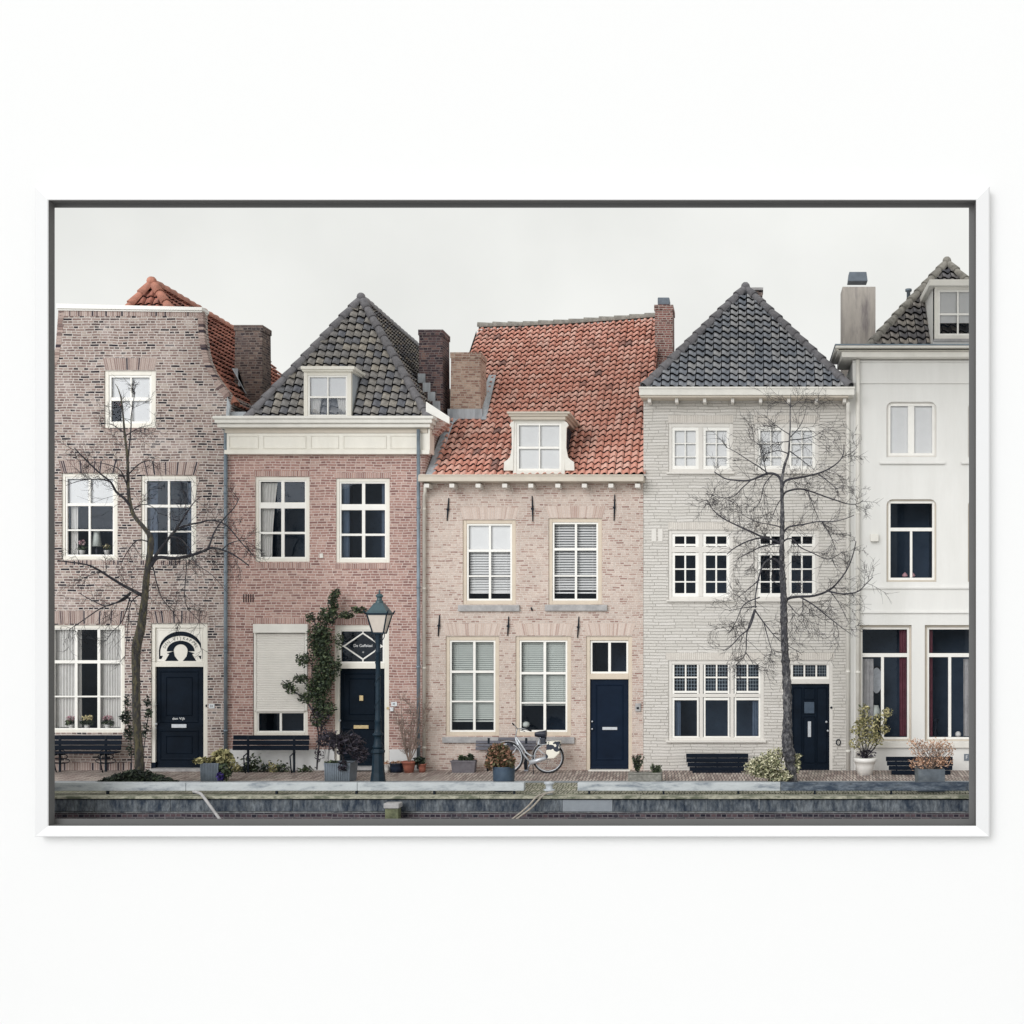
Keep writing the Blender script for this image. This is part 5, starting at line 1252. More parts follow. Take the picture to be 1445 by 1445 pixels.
def square_pot(px0, px1, pyt, y, mat, parent, taper=.0, name='pot', dep=None, bottom=0, ribs=0):
    m = MB(); x0, x1 = X(px0, y), X(px1, y); zt = Z(pyt, y); dp = dep or (x1 - x0); t = taper
    m.add([(x0 + t, y + t, bottom), (x1 - t, y + t, bottom), (x1 - t, y + dp - t, bottom), (x0 + t, y + dp - t, bottom), (x0, y, zt), (x1, y, zt), (x1, y + dp, zt), (x0, y + dp, zt)], [(0,3,2,1),(0,1,5,4),(1,2,6,5),(2,3,7,6),(3,0,4,7)])
    w_ = .02
    m.add([(x0, y, zt), (x1, y, zt), (x1, y + dp, zt), (x0, y + dp, zt), (x0 + w_, y + w_, zt), (x1 - w_, y + w_, zt), (x1 - w_, y + dp - w_, zt), (x0 + w_, y + dp - w_, zt)], [(0,1,5,4),(1,2,6,5),(2,3,7,6),(3,0,4,7)])
    for i in range(ribs):
        xr_ = x0 + (x1 - x0) * (i + .5) / ribs; m.tube([(xr_, y - .004 + t, bottom + .01), (xr_, y - .004, zt - .01)], .011, 6)
    o = m.build(name, M[mat], parent); m = MB(); m.quad((x0 + w_, y + w_, zt - .04), (x1 - w_, y + w_, zt - .04), (x1 - w_, y + dp - w_, zt - .04), (x0 + w_, y + dp - w_, zt - .04)); m.build('soil', M['soil'], o)
    return (x0 + x1) / 2, y + dp / 2, zt
def round_pot(px, wt, wb, pyt, y, mat, parent, rim=.03, n=20):
    kx = S * (1 + y / D); a, b = wt * kx / 2, wb * kx / 2; zt = Z(pyt, y); c = (X(px, y), y + a, 0)
    m = MB(); pr = [(b, 0), (b + (a - b) * .5, zt * .5), (a - .008, zt - rim), (a + .006, zt - rim + .004), (a + .008, zt), (a - .02, zt), (a - .03, zt - .035)]
    m.lathe(c, pr, n); o = m.build('pot', M[mat], parent); m = MB(); m.disc((c[0], 0), .1, 0, 3); m = MB()
    m.add([(c[0] + (a - .025) * math.cos(t), c[1] + (a - .025) * math.sin(t), zt - .03) for t in [i * math.pi / 8 for i in range(16)]], [tuple(range(16))]); m.build('soil', M['soil'], o)
    return c[0], c[1], zt
G_ = 'planters and pots standing on the quay'
rn = random.Random(21)
# 1 ribbed grey planter, yellow-green shrub, purple flowers
y = -2.5; o = root('potted_plant', (X(295, y), y, 0), 'ribbed light grey planter with drooping yellow-green shrub and purple flowers', 'potted plant', G_)
square_pot(282, 308.5, 1077, y, 'pot_grey', o, .03, ribs=12)
m = MB(); b = P(300, 1078, y + .2); stems(m, b, [P(a, c, y + d) for a, c, d in ((275, 1073, 0), (285, 1068, .1), (312, 1062, .1), (322, 1066, 0), (331, 1082, -.05), (318, 1072, .2))], .01, rn); m.build('stems', M['twig'], o)
m = MB(); pblob(m, 314, 1068, y + .15, 13, 11, 260, .075, rn); pblob(m, 295, 1072, y + .1, 12, 4.5, 90, .06, rn); pblob(m, 279, 1074, y, 7, 4, 50, .06, rn); pblob(m, 325, 1076, y + .1, 7, 8, 80, .065, rn); m.build('foliage', M['leaf_yellow'], o)
m = MB(); pblob(m, 318, 1088, y + .05, 9, 14, 320, .05, rn); m.build('trailing_leaves', M['leaf_green'], o)
m = MB(); pblob(m, 311, 1095, y - .08, 5.5, 7, 130, .04, rn, el=1.1); m.build('flowers', M['petal_purple'], o)
# 2 grey planter with dark weeping shrub
y = -2.45; o = root('potted_plant', (X(475, y), y, 0), 'grey square planter with dark purplish weeping shrub beside the black door', 'potted plant', G_)
square_pot(457, 494, 1077, y, 'pot_grey', o, .03, ribs=14)
m = MB(); b = P(485, 1078, y + .2); top = P(477, 1045, y + .2); m.tube([b, P(483, 1066, y + .2), top], [.02, .017, .015], 6)
for i in range(34):
    a = rn.uniform(0, 6.28); ex = rn.uniform(.25, .62); e = top + Vector((math.cos(a) * ex + .08, math.sin(a) * ex * .7, rn.uniform(-.55, -.1))); mid = top + Vector((math.cos(a) * ex * .6 + .04, math.sin(a) * ex * .4, rn.uniform(.08, .25))); m.tube([top, mid, e], [.009, .007, .004], 4, cap=False)
m.build('stems', M['twig'], o)
m = MB(); pblob(m, 490, 1050, y + .2, 26, 14, 420, .05, rn, el=2.6, shell=.25); pblob(m, 466, 1044, y + .2, 16, 14, 220, .05, rn, el=2.4, shell=.2); pblob(m, 508, 1064, y + .1, 12, 12, 130, .05, rn, el=2.6); pblob(m, 484, 1080, y - .03, 7, 8, 90, .05, rn, el=2); m.build('foliage', M['leaf_maroon'], o)
m = MB(); pblob(m, 468, 1076, y + .15, 11, 3, 90, .045, rn); m.build('ground_leaves', M['leaf_green'], o)
# 3 tall bare shrub in terracotta
y = -.62; o = root('potted_plant', (X(574, y), y, 0), 'terracotta pot with tall pale bare-branched shrub by the downpipe', 'potted plant', G_)
c = round_pot(574.5, 19.5, 12.5, 1075, y, 'terracotta', o, .05)
m = MB(); base = Vector((c[0], c[1], c[2] - .05))
for tx, ty in ((560, 1003), (566, 988), (577, 985), (585, 990), (592, 987), (600, 1000), (604, 1006), (569, 1012), (588, 1004), (562, 1018)):
    e = P(tx, ty, y + .1 + rn.uniform(-.15, .1)); mid = base.lerp(e, .45) + Vector((rn.uniform(-.08, .08), 0, 0)); sp = spline([base, mid, e], 4); m.tube(sp, [.016 * (1 - .65 * i / 8) for i in range(len(sp))], 5, cap=False)
    for _ in range(13):
        j = rn.randrange(2, len(sp)); v = Vector((rn.uniform(-1, 1), rn.uniform(-.6, .6), rn.uniform(.2, 1))); grow(m, sp[j], v, rn.uniform(.1, .26), .0065, 1, rn, .05)
m.build('stems', M['twig_light'], o)
y = -.55; o = root('potted_plant', (X(556, y), y, 0), 'round dark blue pot with low withered plants beside the lamp post', 'potted plant', G_)
c = round_pot(557, 20, 18.5, 1077.5, y, 'pot_navy', o, .03)
m = MB(); blob(m, (c[0], c[1], c[2]), (.15, .12, .04), 80, .04, rn); m.build('foliage', M['leaf_dried'], o)
y = -.5; o = root('potted_plant', (X(593, y), y, 0), 'small terracotta pot with dark green leaves at the foot of the downpipe', 'potted plant', G_)
c = round_pot(594.5, 11, 8.5, 1078.5, y, 'terracotta', o, .03)
m = MB(); pblob(m, 591.5, 1074, y + .08, 8.5, 6.5, 260, .05, rn); m.build('foliage', M['leaf_dark'], o)
y = -.6; o = root('potted_plant', (X(543.8, y), y, 0), 'little white pot squeezed between lamp post and blue pot', 'potted plant', G_)
c = round_pot(544.5, 7, 5, 1079, y, 'pot_white', o, .02); m = MB(); blob(m, (c[0], c[1], c[2] + .03), (.06, .05, .05), 40, .035, rn); m.build('foliage', M['leaf_dried'], o)
# 4 window-box trough
y = -.55; o = root('plant_trough', (X(653, y), y, 0), 'grey rectangular plastic trough with a few small green plants', 'planter', G_)
x0, x1, z0, z1 = X(636, y), X(670.5, y), .0, Z(1073.5, y)
m = MB(); dp = .24; m.add([(x0 + .03, y + .02, z0), (x1 - .03, y + .02, z0), (x1 - .03, y + dp, z0), (x0 + .03, y + dp, z0), (x0, y, z1), (x1, y, z1), (x1, y + dp, z1), (x0, y + dp, z1)], [(0,3,2,1),(0,1,5,4),(1,2,6,5),(2,3,7,6),(3,0,4,7)]); m.box(x0 - .01, x1 + .01, y - .012, y, z1 - .04, z1 + .005); to = m.build('trough', M['trough_grey'], o)
m = MB(); m.quad((x0, y, z1 - .02), (x1, y, z1 - .02), (x1, y + dp, z1 - .02), (x0, y + dp, z1 - .02)); m.build('soil', M['soil'], to)
m = MB(); pblob(m, 652, 1070, y + .1, 5, 3.5, 90, .05, rn, el=3); pblob(m, 663.5, 1069, y + .1, 5.5, 4.5, 110, .045, rn, el=2.5); m.build('foliage', M['leaf_green'], o)
# 5 round blue-grey pot with autumn bush, standing at the quay edge
y = -4.0; o = root('potted_plant', (X(708, y), y, 0), 'blue-grey planter with dense reddish-green bush behind the quay beam', 'potted plant', G_)
kx = S * (1 + y / D); a = 15.6 * kx; zt = Z(1083, y); cc = (X(708, y), y + a, 0)
m = MB(); m.lathe(cc, [(a * .86, 0), (a * .97, zt * .5), (a, zt - .015), (a + .006, zt), (a - .03, zt), (a - .03, zt - .04)], 28); po_ = m.build('pot', M['pot_blue'], o)
m = MB(); m.add([(cc[0] + (a - .03) * math.cos(t), cc[1] + (a - .03) * math.sin(t), zt - .03) for t in [i * math.pi / 8 for i in range(16)]], [tuple(range(16))]); m.build('soil', M['soil'], po_)
m = MB(); pblob(m, 706.5, 1070, y + .25, 19, 15, 1500, .055, rn, shell=.3); pblob(m, 704, 1057, y + .25, 15, 8, 420, .05, rn, shell=.1); pblob(m, 691, 1078, y + .1, 7, 8, 150, .05, rn); pblob(m, 721, 1076, y + .1, 7, 8, 150, .05, rn); m.build('foliage', M['leaf_autumn'], o)
# 6 stone troughs under the house joint
y = -2.3; o = root('plant_trough', (X(910, y), y, 0), 'low weathered stone trough with two wispy herbs between pink and grey houses', 'planter', G_)
x0, x1, z1 = X(886, y), X(933.5, y), Z(1091, y)
m = MB(); m.box(x0, x1, y, y + .35, 0, z1 - .03);
m.box(x0 - .01, x1 + .01, y - .01, y + .36, z1 - .03, z1); m.build('trough', M['trough_stone'], o, bevel=.015)
m = MB(); s2 = MB()
for (cx_, top, n_, wd) in ((900, 1064, 26, 9), (925, 1077, 16, 8)):
    b = P(cx_, 1091, y + .15)
    for i in range(n_):
        e = P(cx_ + rn.uniform(-wd, wd), top + rn.uniform(0, 12), y + .15 + rn.uniform(-.1, .1)); s2.tube([b, b.lerp(e, .6) + Vector((0, 0, .02)), e], [.006, .005, .003], 3, cap=False)
        for _ in range(16): leaf(m, b.lerp(e, rn.uniform(.25, 1)) + Vector((rn.uniform(-.02, .02),) * 3), .03, rn, 3)
s2.build('stems', M['twig'], o); m.build('foliage', M['leaf_green'], o)
# 7 variegated bush round the right tree
y = -2.75; o = root('shrub', (X(1090, y), y, 0), 'cream and green variegated bush growing round the foot of the right tree', 'shrub')
m = MB(); pblob(m, 1082, 1081, y, 25, 17, 1300, .045, rn, shell=.2); pblob(m, 1068, 1084, y, 18, 13, 520, .045, rn, shell=.2); pblob(m, 1096, 1064, y + .35, 14, 9, 300, .045, rn); pblob(m, 1122, 1078, y + .3, 9, 14, 220, .045, rn); pblob(m, 1098, 1095, y, 20, 9, 460, .045, rn); pblob(m, 1126, 1067, y + .3, 7, 3.5, 70, .045, rn); m.build('foliage', M['leaf_variegated'], o)
m = MB(); stems(m, P(1092, 1104, y), [P(1060, 1076, y), P(1075, 1064, y), P(1090, 1062, y), P(1104, 1066, y), P(1122, 1072, y + .2)], .012, rn); m.build('stems', M['twig'], o)
# 8 white pot
y = -1.15; o = root('potted_plant', (X(1222, y), y, 0), 'white round pot with tall yellow-green shrub under the white house window', 'potted plant', G_)
c = round_pot(1222, 31, 21, 1070.5, y, 'pot_white', o, .10)
m = MB(); b = Vector((c[0], c[1], c[2] - .03)); tips = [P(a_, b_, y + d_) for a_, b_, d_ in ((1208, 1030, .1), (1214, 1018, .3), (1222, 1012, .2), (1233, 1020, .2), (1244, 1012, .1), (1252, 1006, .3), (1219, 1001, .2), (1206, 1050, .1), (1238, 1044, .1), (1248, 1028, .2))]; stems(m, b, tips, .012, rn, .1); m.build('stems', M['twig'], o)
m = MB()
for t_ in tips: blob(m, t_, (.14, .12, .13), 75, .047, rn)
pblob(m, 1226, 1034, y + .2, 20, 21, 460, .047, rn, shell=.15); m.build('foliage', M['leaf_yellow'], o)
m = MB(); pblob(m, 1222, 1064, y + .2, 14, 6, 150, .045, rn); m.build('lower_leaves', M['leaf_maroon'], o)
# 9 lead-grey planter with dried hydrangea
y = -4.0; o = root('potted_plant', (X(1315, y), y, 0), 'lead-grey square planter with dried pinkish-brown shrub at the right edge', 'potted plant', G_)
square_pot(1296, 1333.5, 1085.5, y, 'pot_lead', o, 0)
m = MB(); b = P(1315, 1086, y + .25); tips = [P(1315 + rn.uniform(-31, 30), 1046 + abs(rn.gauss(0, 1)) * 14, y + .25 + rn.uniform(-.25, .2)) for _ in range(64)]; stems(m, b, tips, .007, rn, .07); m.build('stems', M['twig_light'], o)
m = MB()
for t_ in tips: blob(m, t_, (.08, .08, .09), 15, .03, rn, el=1.5)
pblob(m, 1300, 1076, y + .1, 20, 9, 190, .034, rn, el=1.5, shell=.1); pblob(m, 1330, 1076, y + .1, 16, 9, 150, .034, rn, el=1.5, shell=.1); m.build('dried_flowers', M['leaf_dried'], o)
# 10 climber on the red brick house
y = -.28; o = root('climbing_plant', (X(447, -.35), -.35, 0), 'tall leafy green climber on the red brick wall between shutter and door', 'climbing plant')
m = MB()
for pts in ([(447, 1086), (449, 1060), (453, 1035), (452, 1010), (448, 985), (452, 950), (455, 915), (462, 880), (468, 855), (474, 832)], [(447, 1084), (450, 1050), (447, 1020), (441, 1002), (443, 980), (440, 950), (445, 900)], [(440, 1002), (430, 985), (418, 978), (408, 968), (398, 960)], [(447, 975), (436, 968), (425, 960), (418, 950)], [(466, 880), (480, 868), (496, 862), (512, 856)], [(452, 900), (445, 880), (438, 866)]):
    sp = spline([P(a_, b_, y - rn.uniform(0, .08)) for a_, b_ in pts], 4); m.tube(sp, [.02 * (1 - .6 * i / len(sp)) for i in range(len(sp))], 6, cap=False)
m.build('stem', M['bark'], o)
m = MB()
for (a_, b_, rx, rz, n_) in ((452, 905, 17, 26, 950), (458, 945, 17, 28, 950), (449, 975, 17, 22, 650), (462, 870, 13, 14, 260), (470, 852, 7, 18, 230), (474, 838, 6, 8, 80), (488, 868, 12, 5, 110), (506, 861, 12, 5, 110), (438, 872, 7, 8, 60), (430, 930, 12, 10, 130), (424, 958, 11, 7, 110), (406, 966, 10, 6, 60), (412, 974, 10, 6, 50), (430, 985, 10, 8, 80), (457, 1000, 16, 12, 300), (450, 1015, 13, 12, 130), (478, 905, 7, 12, 60), (477, 940, 5, 14, 60)):
    pblob(m, a_, b_, y - .08, rx * 1.05, rz * 1.05, int(n_ * 1.7), .047, rn, ry=8, shell=.1)
m.build('foliage', M['leaf_green'], o)
m = MB()
for (a_, b_, rx, rz, n_) in ((452, 1012, 14, 18, 190), (455, 1040, 10, 14, 110), (450, 1065, 7, 10, 50)): pblob(m, a_, b_, y - .08, rx, rz, n_, .045, rn, ry=6)
m.build('lower_leaves', M['leaf_maroon'], o)
# ivy beside the left tree
y = -.15; o = root('climbing_plant', (X(178, y), y, 0), 'thin dark ivy on the brick wall between wide window and navy door', 'climbing plant')
m = MB(); 
for pts in ([(186, 1080), (184, 1040), (178, 1010), (176, 990)], [(200, 1080), (205, 1040), (210, 1005)]): m.tube(spline([P(a_, b_, y) for a_, b_ in pts], 4), .011, 5)
m.build('stem', M['bark'], o)
m = MB()
for (a_, b_, rx, rz, n_) in ((179, 990, 6, 10, 60), (178, 1012, 8, 12, 120), (182, 1035, 8, 12, 120), (184, 1058, 7, 10, 50), (172, 1012, 4, 4, 30), (208, 990, 6, 10, 60), (210, 1008, 6, 10, 60), (205, 1030, 5, 12, 50)): pblob(m, a_, b_, y - .05, rx, rz, n_, .05, rn, ry=4, shell=.1)
m.build('foliage', M['leaf_dark'], o)
# low juniper at the left tree
y = -2.7; o = root('shrub', (X(191, y), y, 0), 'low dark juniper spreading round the foot of the left tree', 'shrub')
m = MB()
for i in range(1500):
    t = rn.uniform(-1, 1); h = (1 - abs(t) ** 1.4) * .3 * rn.random() + .02; leaf(m, Vector((X(191, y) + t * 54 * S * .91 + rn.uniform(-.05, .05), y + rn.uniform(-.25, .25), h)), .045, rn, 3.2)
m.build('foliage', M['leaf_dark'], o); m = MB()
for i in range(30):
    t = rn.uniform(-.95, .95); e = Vector((X(191, y) + t * 52 * S * .91, y + rn.uniform(-.2, .2), .08 + .12 * (1 - abs(t)))); m.tube([Vector((X(191, y) + t * .2, y, 0)), e], [.012, .005], 4, cap=False)
m.build('stems', M['twig'], o)
# weeds along the plinths
for (xa, xb, n_, h_, lab, mt) in ((322, 436, 9, .28, 'row of small leafy weeds along the white plinth under the bench', 'leaf_green'),):
    y = -.35
    for i in range(n_):
        px = (326, 336, 347, 352, 362, 374, 386, 398, 432)[i]; hh = (.2, .22, .16, .42, .34, .2, .26, .2, .14)[i]
        nm = ('pale', 'yellowish', 'spreading', 'tallest dark', 'upright', 'small', 'rounded', 'thin', 'lowest')[i]
        ref = ('nearest the downpipe', 'second from the downpipe', 'left of the bench leg', 'just right of the first bench leg', 'under the bench middle', 'under the bench middle right of the upright one', 'left of the second bench leg', 'behind the second bench leg', 'at the foot of the climber')[i]
        o = root('weed', (X(px, y), y, 0), nm + ' leafy weed ' + ref, 'plant', 'weeds along the white plinth')
        m = MB(); c0 = P(px, 1086, y)
        for _ in range(70): leaf(m, Vector((c0.x + rn.gauss(0, .09), y + rn.gauss(0, .05), abs(rn.gauss(.4, .3)) * hh)), .055, rn, 2)
        m.build('foliage', M[('leaf_yellow', 'leaf_yellow', 'leaf_dark', 'leaf_green', 'leaf_green', 'leaf_dark', 'leaf_yellow', 'leaf_green', 'leaf_green')[i]], o)

# ================================================================== benches
def bench(px0, px1, pyt, pyb, y, mat, lab, legs=(), rows=3, seat=False, slope=0, curved=False):
    o = root('bench', (X((px0 + px1) / 2, y), y, 0), lab, 'bench', 'benches against the house fronts')
    x0, x1, z1, z0 = X(px0, y), X(px1, y), Z(pyt, y), Z(pyb, y)
    if curved:      # slatted bench whose seat curls down to the ground
        cut = .0
        n = 6
        for i in range(n):
            t = i / (n - 1); zz = z1 - (z1 - z0) * t; yy = y + .25 - .3 * math.sin(t * 1.9); ind = .26 * t ** 2
            m = MB(); m.box(x0 + ind, x1 - ind, yy, yy + .03, zz - (z1 - z0) / n * 1.3, zz - .002 * i); m.build('slat', M[mat], o, bevel=.006)
        for px in (px0 + 14, (px0 + px1) / 2, px1 - 14):
            m = MB(); c = X(px, y); m.tube([(c, y + .33, z1 - .02), (c, y + .12, (z0 + z1) / 2), (c, y + .06, z0 + .05), (c, y + .2, 0)], .018, 6); m.build('leg', M['iron'], o)
        return o
    h = (z1 - z0)
    for i in range(rows):
        g_ = .012; a = z0 + h * i / rows + g_ / 2; b = z0 + h * (i + 1) / rows - g_ / 2
        m = MB(); m.box(x0, x1, y + .02 * i, y + .03 + .02 * i, a, b); m.build('backrest_slat' if rows > 1 else 'backrest', M[mat], o, bevel=.005)
    if seat:
        for i in range(3):
            m = MB(); m.box(x0 + .02, x1 - .02, y - .05 - .12 * i, y + .04 - .12 * i, z0 - .06, z0 - .03); m.build('seat_slat', M[mat], o, bevel=.005)
    for px in legs:
        m = MB(); c = X(px, y); m.box(c - .022, c + .022, y + .03, y + .07, 0, z1 - .02)
        m.tube([(c, y + .05, z0 - .05), (c + .0, y - .22, z0 - .12), (c, y - .16, .12), (c, y - .1, 0)], .016, 6)
        if seat == 2:
            for s_ in (-1, 1):
                for k in range(3):
                    a = .09 + .05 * k; m.tube([(c + s_ * (.05 + a * math.sin(t)), y + .03, z0 - .06 - .1 * k + .06 * math.cos(t)) for t in [q * .5 for q in range(9)]], .011, 5)
        m.build('leg', M['iron'], o)
    return o
bench(40, 170.5, 1037.5, 1058.5, -.35, 'black_wood', 'black slatted bench under the wide left window with scrolled iron legs', legs=(83, 148), seat=2)
bench(328, 435.5, 1037.5, 1059, -.5, 'black_wood', 'black slatted bench below the roller shutter against the white plinth', legs=(349, 414))
bench(671, 756, 1040.5, 1058.5, -.12, 'grey_wood', 'weathered grey slatted wall bench behind the bicycle', legs=(689, 742), rows=4)
bench(967.5, 1056, 1065, 1093, -.5, 'black_wood', 'dark curved slatted bench under the leaded triple window', curved=True)
bench(1252, 1347, 1069.5, 1098, -.9, 'black_wood', 'dark curved slatted bench between the white pot and the grey planter', curved=True)

# ================================================================== bicycle
yb = -.62
bk = root('bicycle', (X(748, yb), yb, 0), 'silver grey step-through city bicycle leaning by the pink brick wall', 'bicycle')
def B(px, py, dy=0): return P(px, py, yb + dy)
def wheel(px, py, rpx):
    c = B(px, py); r = rpx * S * (1 + yb / D); c.z = r + .0
    n = 40; m = MB(); m.tube([c + Vector((r * .955 * math.cos(t), 0, r * .955 * math.sin(t))) for t in [2 * math.pi * i / n for i in range(n + 1)]], .021, 8, cap=False)
    w_ = m.build('wheel', M['rubber'], bk)
    m = MB(); m.tube([c + Vector((r * .875 * math.cos(t), 0, r * .875 * math.sin(t))) for t in [2 * math.pi * i / n for i in range(n + 1)]], .014, 6, cap=False); m.build('rim', M['silver'], w_)
    m = MB()
    for i in range(30):
        t = 2 * math.pi * i / 30; h = .035 * (1 if i % 2 else -1); m.tube([c + Vector((.03 * math.cos(t + .9 * (1 if i % 4 < 2 else -1)), h, .03 * math.sin(t + .9 * (1 if i % 4 < 2 else -1)))), c + Vector((r * .87 * math.cos(t), 0, r * .87 * math.sin(t)))], .0022, 3, cap=False)
    m.tube([c + Vector((0, -.05, 0)), c + Vector((0, .05, 0))], .022, 10); m.build('spokes', M['chrome'], w_)
    return c, r
rc, rr_ = wheel(773.5, 1072, 22.2); fc_, fr_ = wheel(716.5, 1072, 22.2)
hb_, ht_ = B(730, 1052), B(727.5, 1040); bb = B(748.5, 1076)
m = MB()
m.tube([B(729, 1045), B(732, 1052), B(740, 1066), bb], .024, 8); m.tube([B(728.5, 1040), B(735, 1050), B(742.5, 1062), B(749, 1066.5), B(757, 1067)], .02, 8)
m.tube([bb, B(755, 1062), B(759, 1051), B(761.5, 1043)], .016, 8); m.tube([ht_, B(730, 1053)], .021, 8)
for dy in (-.06, .06): m.tube([bb + Vector((0, dy * .4, 0)), rc + Vector((0, dy, 0))], .009, 6); m.tube([B(757.5, 1055, dy * .4), rc + Vector((0, dy, 0))], .008, 6)
m.build('frame', M['silver'], bk)
m = MB(); m.tube([B(730, 1053), B(726, 1060, -.05), fc_ + Vector((0, -.06, 0))], .012, 6); m.tube([B(730, 1053), B(726, 1060, .05), fc_ + Vector((0, .06, 0))], .012, 6); m.build('fork', M['silver'], bk)
for c, r, a0, a1 in ((rc, rr_, 15, 175), (fc_, fr_, -20, 115)):
    m = MB(); ts = [R(a0 + (a1 - a0) * i / 20) for i in range(21)]; vs = []
    for t in ts:
        for dy in (-.045, 0, .045): q = (r * 1.045 + (.012 if dy == 0 else 0)); vs.append(c + Vector((q * math.cos(t), dy, q * math.sin(t))))
    m.add(vs, [(3 * i + k, 3 * i + k + 1, 3 * i + k + 4, 3 * i + k + 3) for i in range(20) for k in (0, 1)], smooth=True); m.build('mudguard', M['silver'], bk)
m = MB(); m.tube([ht_, B(729, 1031), B(730, 1028)], .013, 8); m.tube([B(724, 1021.5, -.28), B(727, 1024.5, -.2), B(730, 1028.5, -.04), B(730, 1028.5, .04), B(737, 1028, .18), B(747, 1030.5, .26)], .012, 8); hbr = m.build('handlebar', M['silver'], bk)
for a, b in (((723, 1020.8, -.30), (725.5, 1023.2, -.24)), ((742, 1029, .23), (750, 1031.5, .28))): m = MB(); m.tube([B(*a), B(*b)], .018, 8); m.build('grip', M['rubber'], hbr)
m = MB(); m.tube([B(734, 1030, .1), B(741, 1032.5, -.02)], .007, 5); m.build('brake_lever', M['iron'], hbr)
m = MB(); m.tube([B(761.5, 1043), B(763, 1039.5)], .013, 8); m.build('seat_post', M['chrome'], bk)
m = MB(); a, b = B(754.5, 1037.5), B(771, 1037)

vs = []; 
for i in range(9):
    t = i / 8; wd = .025 + .085 * (t ** 1.5); zc = a.z + (b.z - a.z) * t + .02 * math.cos(t * 3.1) + .04 * t
    for k in range(7): an = math.pi * k / 6; vs.append((a.x + (b.x - a.x) * t, yb + wd * math.cos(an), zc + (.045 + .05 * t) * math.sin(an)))
    vs.append((a.x + (b.x - a.x) * t, yb, zc - .05 - .08 * t))
m.add(vs, [(8 * i + k, 8 * i + (k + 1) % 8, 8 * (i + 1) + (k + 1) % 8, 8 * (i + 1) + k) for i in range(8) for k in range(8)] + [tuple(range(8)), tuple(range(71, 63, -1))], smooth=True); m.build('saddle', M['saddle'], bk)
m = MB(); m.box(B(759, 0).x, B(790, 0).x, yb - .06, yb + .06, Z(1050, yb) - .006, Z(1050, yb) + .006); m.tube([B(788, 1050, -.05), rc + Vector((.02, -.07, 0))], .006, 5); m.tube([B(788, 1050, .05), rc + Vector((.02, .07, 0))], .006, 5); m.build('rear_rack', M['silver'], bk)
m = MB(); c = bb; m.tube([c + Vector((.0, -.07, .0)), Vector((rc.x, c.y - .07, rc.z + .01))], [.06, .045], 10); m.build('chain_case', M['silver'], bk)
m = MB(); m.tube([bb + Vector((0, -.1, 0)), B(745, 1085.5, -.12)], .012, 6); m.box(B(741.5, 0).x, B(747, 0).x, yb - .2, yb - .12, B(0, 1087).z, B(0, 1085).z); m.build('pedal', M['chrome'], bk)
m = MB(); q = B(716, 1049.5); m.tube([q, B(724, 1051.5)], [.04, .02], 10); m.build('headlamp', M['saddle'], bk)
m = MB(); m.tube([bb + Vector((.05, .03, 0)), B(753, 1093, -.12)], .01, 6); m.build('kickstand', M['iron'], bk)
# cow-patterned pannier on the rack, a seat cover hanging below the saddle
def cowmat():
    m, nt, b = newmat('cow_cloth'); n = noise(nt, posnode(nt), 7.5, 2, .45); r = ramp(nt, [(.56, C(236, 232, 220)), (.575, C(36, 44, 60))]); nt.links.new(n, r.inputs[0]); nt.links.new(r.outputs[0], b.inputs['Base Color']); b.inputs['Roughness'].default_value = .5; return m
cow = cowmat()
m = MB(); yq = yb - .14
m.prism([(X(770, yq), Z(1071, yq)), (X(782, yq), Z(1070.5, yq)), (X(789.5, yq), Z(1063, yq)), (X(790, yq), Z(1049, yq)), (X(771, yq), Z(1049, yq))], yq, yq + .07)
m.box(X(771, yq), X(790, yq), yq + .03, yb + .15, Z(1049.2, yq), Z(1046.5, yq)); m.prism([(X(770, yq), Z(1070, yq)), (X(789, yq), Z(1065, yq)), (X(790, yq), Z(1049, yq)), (X(771, yq), Z(1049, yq))], yb + .08, yb + .15)
m.build('pannier_bag', cow, None, bevel=.02, label='black and white cow-patterned pannier bag on the bicycle rack', cat='bag')
m = MB(); q = B(767, 1044); m.box(q.x - .07, q.x + .05, yb - .06, yb + .05, Z(1050, yb), Z(1040.8, yb)); m.build('saddle_bag', M['saddle'], None, bevel=.02, label='dark little bag hanging under the bicycle saddle', cat='bag')

# ================================================================== things standing in the windows
def vase_flowers(px, py, y, lab, petal, w_, h_, green=True, n=90):
    o = root('flowering_plant', tuple(P(px, py, y)), lab, 'plant', 'plants on the window sills'); c = P(px, py, y)
    m = MB(); m.lathe((c.x, c.y, c.z), [(.05, 0), (.07, .1), (.075, .11), (.06, .11)], 12); m.build('pot', M['pot_white'], o)
    m = MB(); blob(m, (c.x, c.y, c.z + .16), (w_, .08, .08), n, .05, rn); m.build('leaves', M['leaf_green'], o)
    m = MB(); blob(m, (c.x, c.y, c.z + h_), (w_ * .85, .07, .07), n, .045, rn, el=1.1); m.build('petals', M[petal], o)
vase_flowers(123, 1029, .16, 'cream flowering plant in the middle of the wide left window', 'petal_cream', .17, .27, n=140)
vase_flowers(101, 1029, .15, 'pale pink flowers at the left end of the wide left window', 'petal_pink', .15, .25)
vase_flowers(152, 1029, .15, 'leafy plant with few pink flowers at the right of the wide left window', 'petal_pink', .16, .27)
vase_flowers(116, 783, .16, 'pale orchid left of the lamp in the upper left window', 'petal_pink', .09, .3, n=40)
vase_flowers(151, 783, .16, 'white flowers right of the lamp in the upper left window', 'petal_cream', .1, .2, n=40)
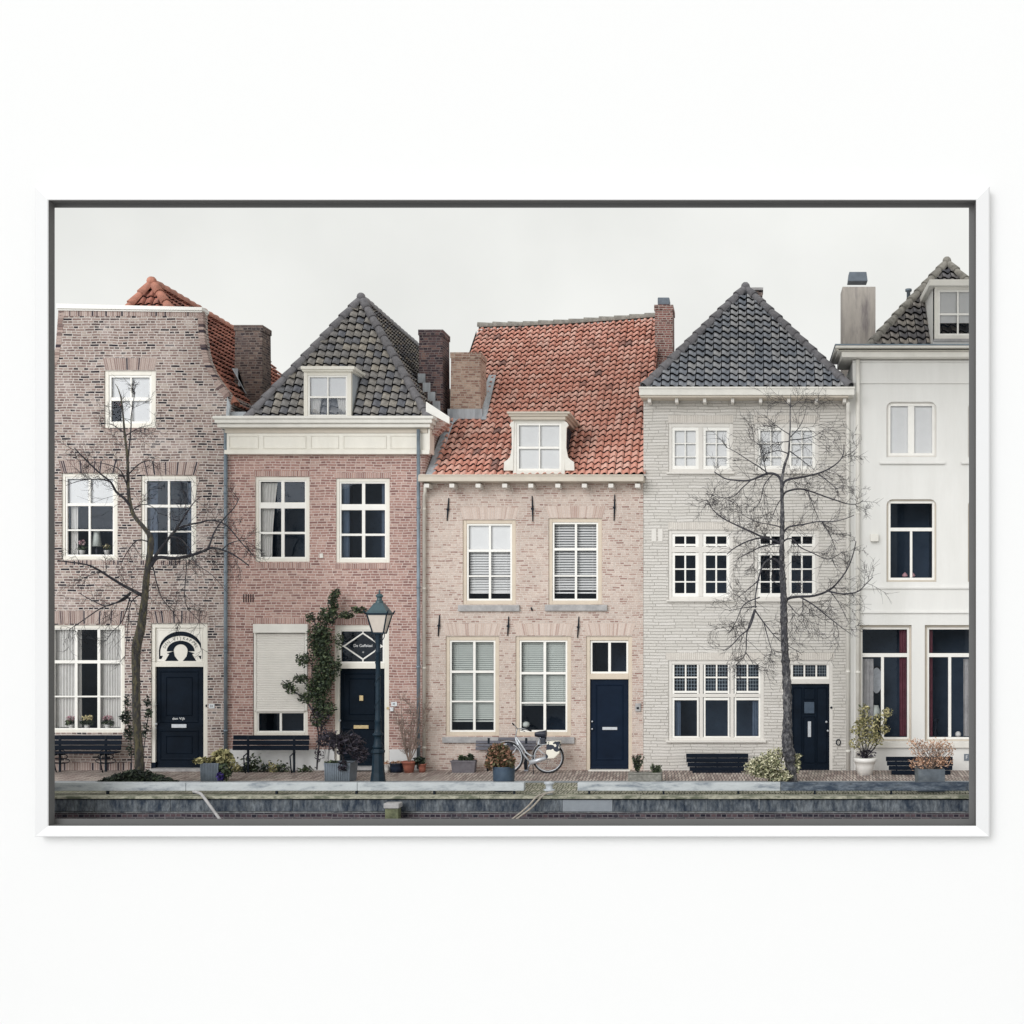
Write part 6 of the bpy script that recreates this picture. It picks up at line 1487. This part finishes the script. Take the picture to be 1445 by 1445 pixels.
def table_lamp(px, pyb_, pyt_, y, wt, wb, pys, lab):
    b = P(px, pyb_, y); o = root('table_lamp', tuple(b), lab, 'table lamp'); m = MB(); zs, zt = Z(pys, y) - b.z, Z(pyt_, y) - b.z
    m.lathe(b, [(.07, 0), (.03, .03), (.045, .1), (.015, zs * .8), (.012, zs + .02)], 12); m.build('base', M['saddle'], o)
    m = MB(); m.lathe(b, [(wb * S / 2, zs), (wt * S / 2, zt)], 20); m.build('lamp_shade', M['blind'], o)
table_lamp(136.5, 783, 749, .22, 8, 13, 771, 'grey drum table lamp in the upper left window of the old brick house')
table_lamp(1234, 1042, 995, .42, 11, 21, 1010, 'white cone-shaded table lamp behind the yellow-green shrub')
b = P(742, 1034, .2); o = root('table_lamp', tuple(b), 'round white globe lamp in the dark window behind the bicycle', 'table lamp'); m = MB(); m.lathe(b, [(.06, 0), (.03, .03), (.03, .12)], 12); m.build('base', M['saddle'], o); m = MB(); m.ball((b.x, b.y, b.z + .2), .10, 16, sz=.75); m.build('lamp_shade', M['blind'], o)
b = P(1352, 1042, .35); o = root('figurine', tuple(b), 'small round pale owl-like ornament at the right window', 'ornament'); m = MB(); m.ball((b.x, b.y, b.z + .1), .075, 14); m.build('body', M['pot_white'], o); m = MB(); m.lathe(b, [(.06, 0), (.05, .04)], 12); m.build('foot', M['saddle'], o)
b = P(1320, 1042, .35); o = root('vase', tuple(b), 'slim dark vase beside the red curtain', 'vase'); m = MB(); m.lathe(b, [(.04, 0), (.06, .1), (.02, .26), (.07, .42), (.09, .46), (.05, .48)], 14); m.build('body', M['iron'], o); m = MB(); m.lathe((b.x, b.y, b.z), [(.055, .005), (.062, .0)], 14); m.build('foot', M['silver'], o)
for px, lab in ((1276, 'left'), (1286.5, 'right')):
    b = P(px + 1, 814, .2); m = MB(); m.lathe(b, [(.05, 0), (.075, .03), (.04, .08), (.005, .11)], 10); m.build('sea_shell', M['petal_pink'], None, label=('pink shell on the sill of the upper rounded window, ' if lab == 'left' else 'shell beside the sash bar of the upper rounded window, ') + lab + ' one', cat='shell', group='shells on the window sill')
b = P(1237, 960, .7)
m = MB(); m.tube([b + Vector((.16 * math.cos(t), 0, .34 * math.sin(t))) for t in [i * math.pi / 12 for i in range(25)]], .025, 6, cap=False); o = m.build('wall_mirror', M['iron'], None, label='dark oval mirror inside the left tall window of the white house', cat='mirror')
m2 = MB(); m2.add([(b.x + .15 * math.cos(t), b.y + .01, b.z + .32 * math.sin(t)) for t in [i * math.pi / 12 for i in range(24)]], [tuple(range(24))]); ROOT[o] = Vector((0, 0, 0)); m2.build('mirror_glass', M['silver'], o)
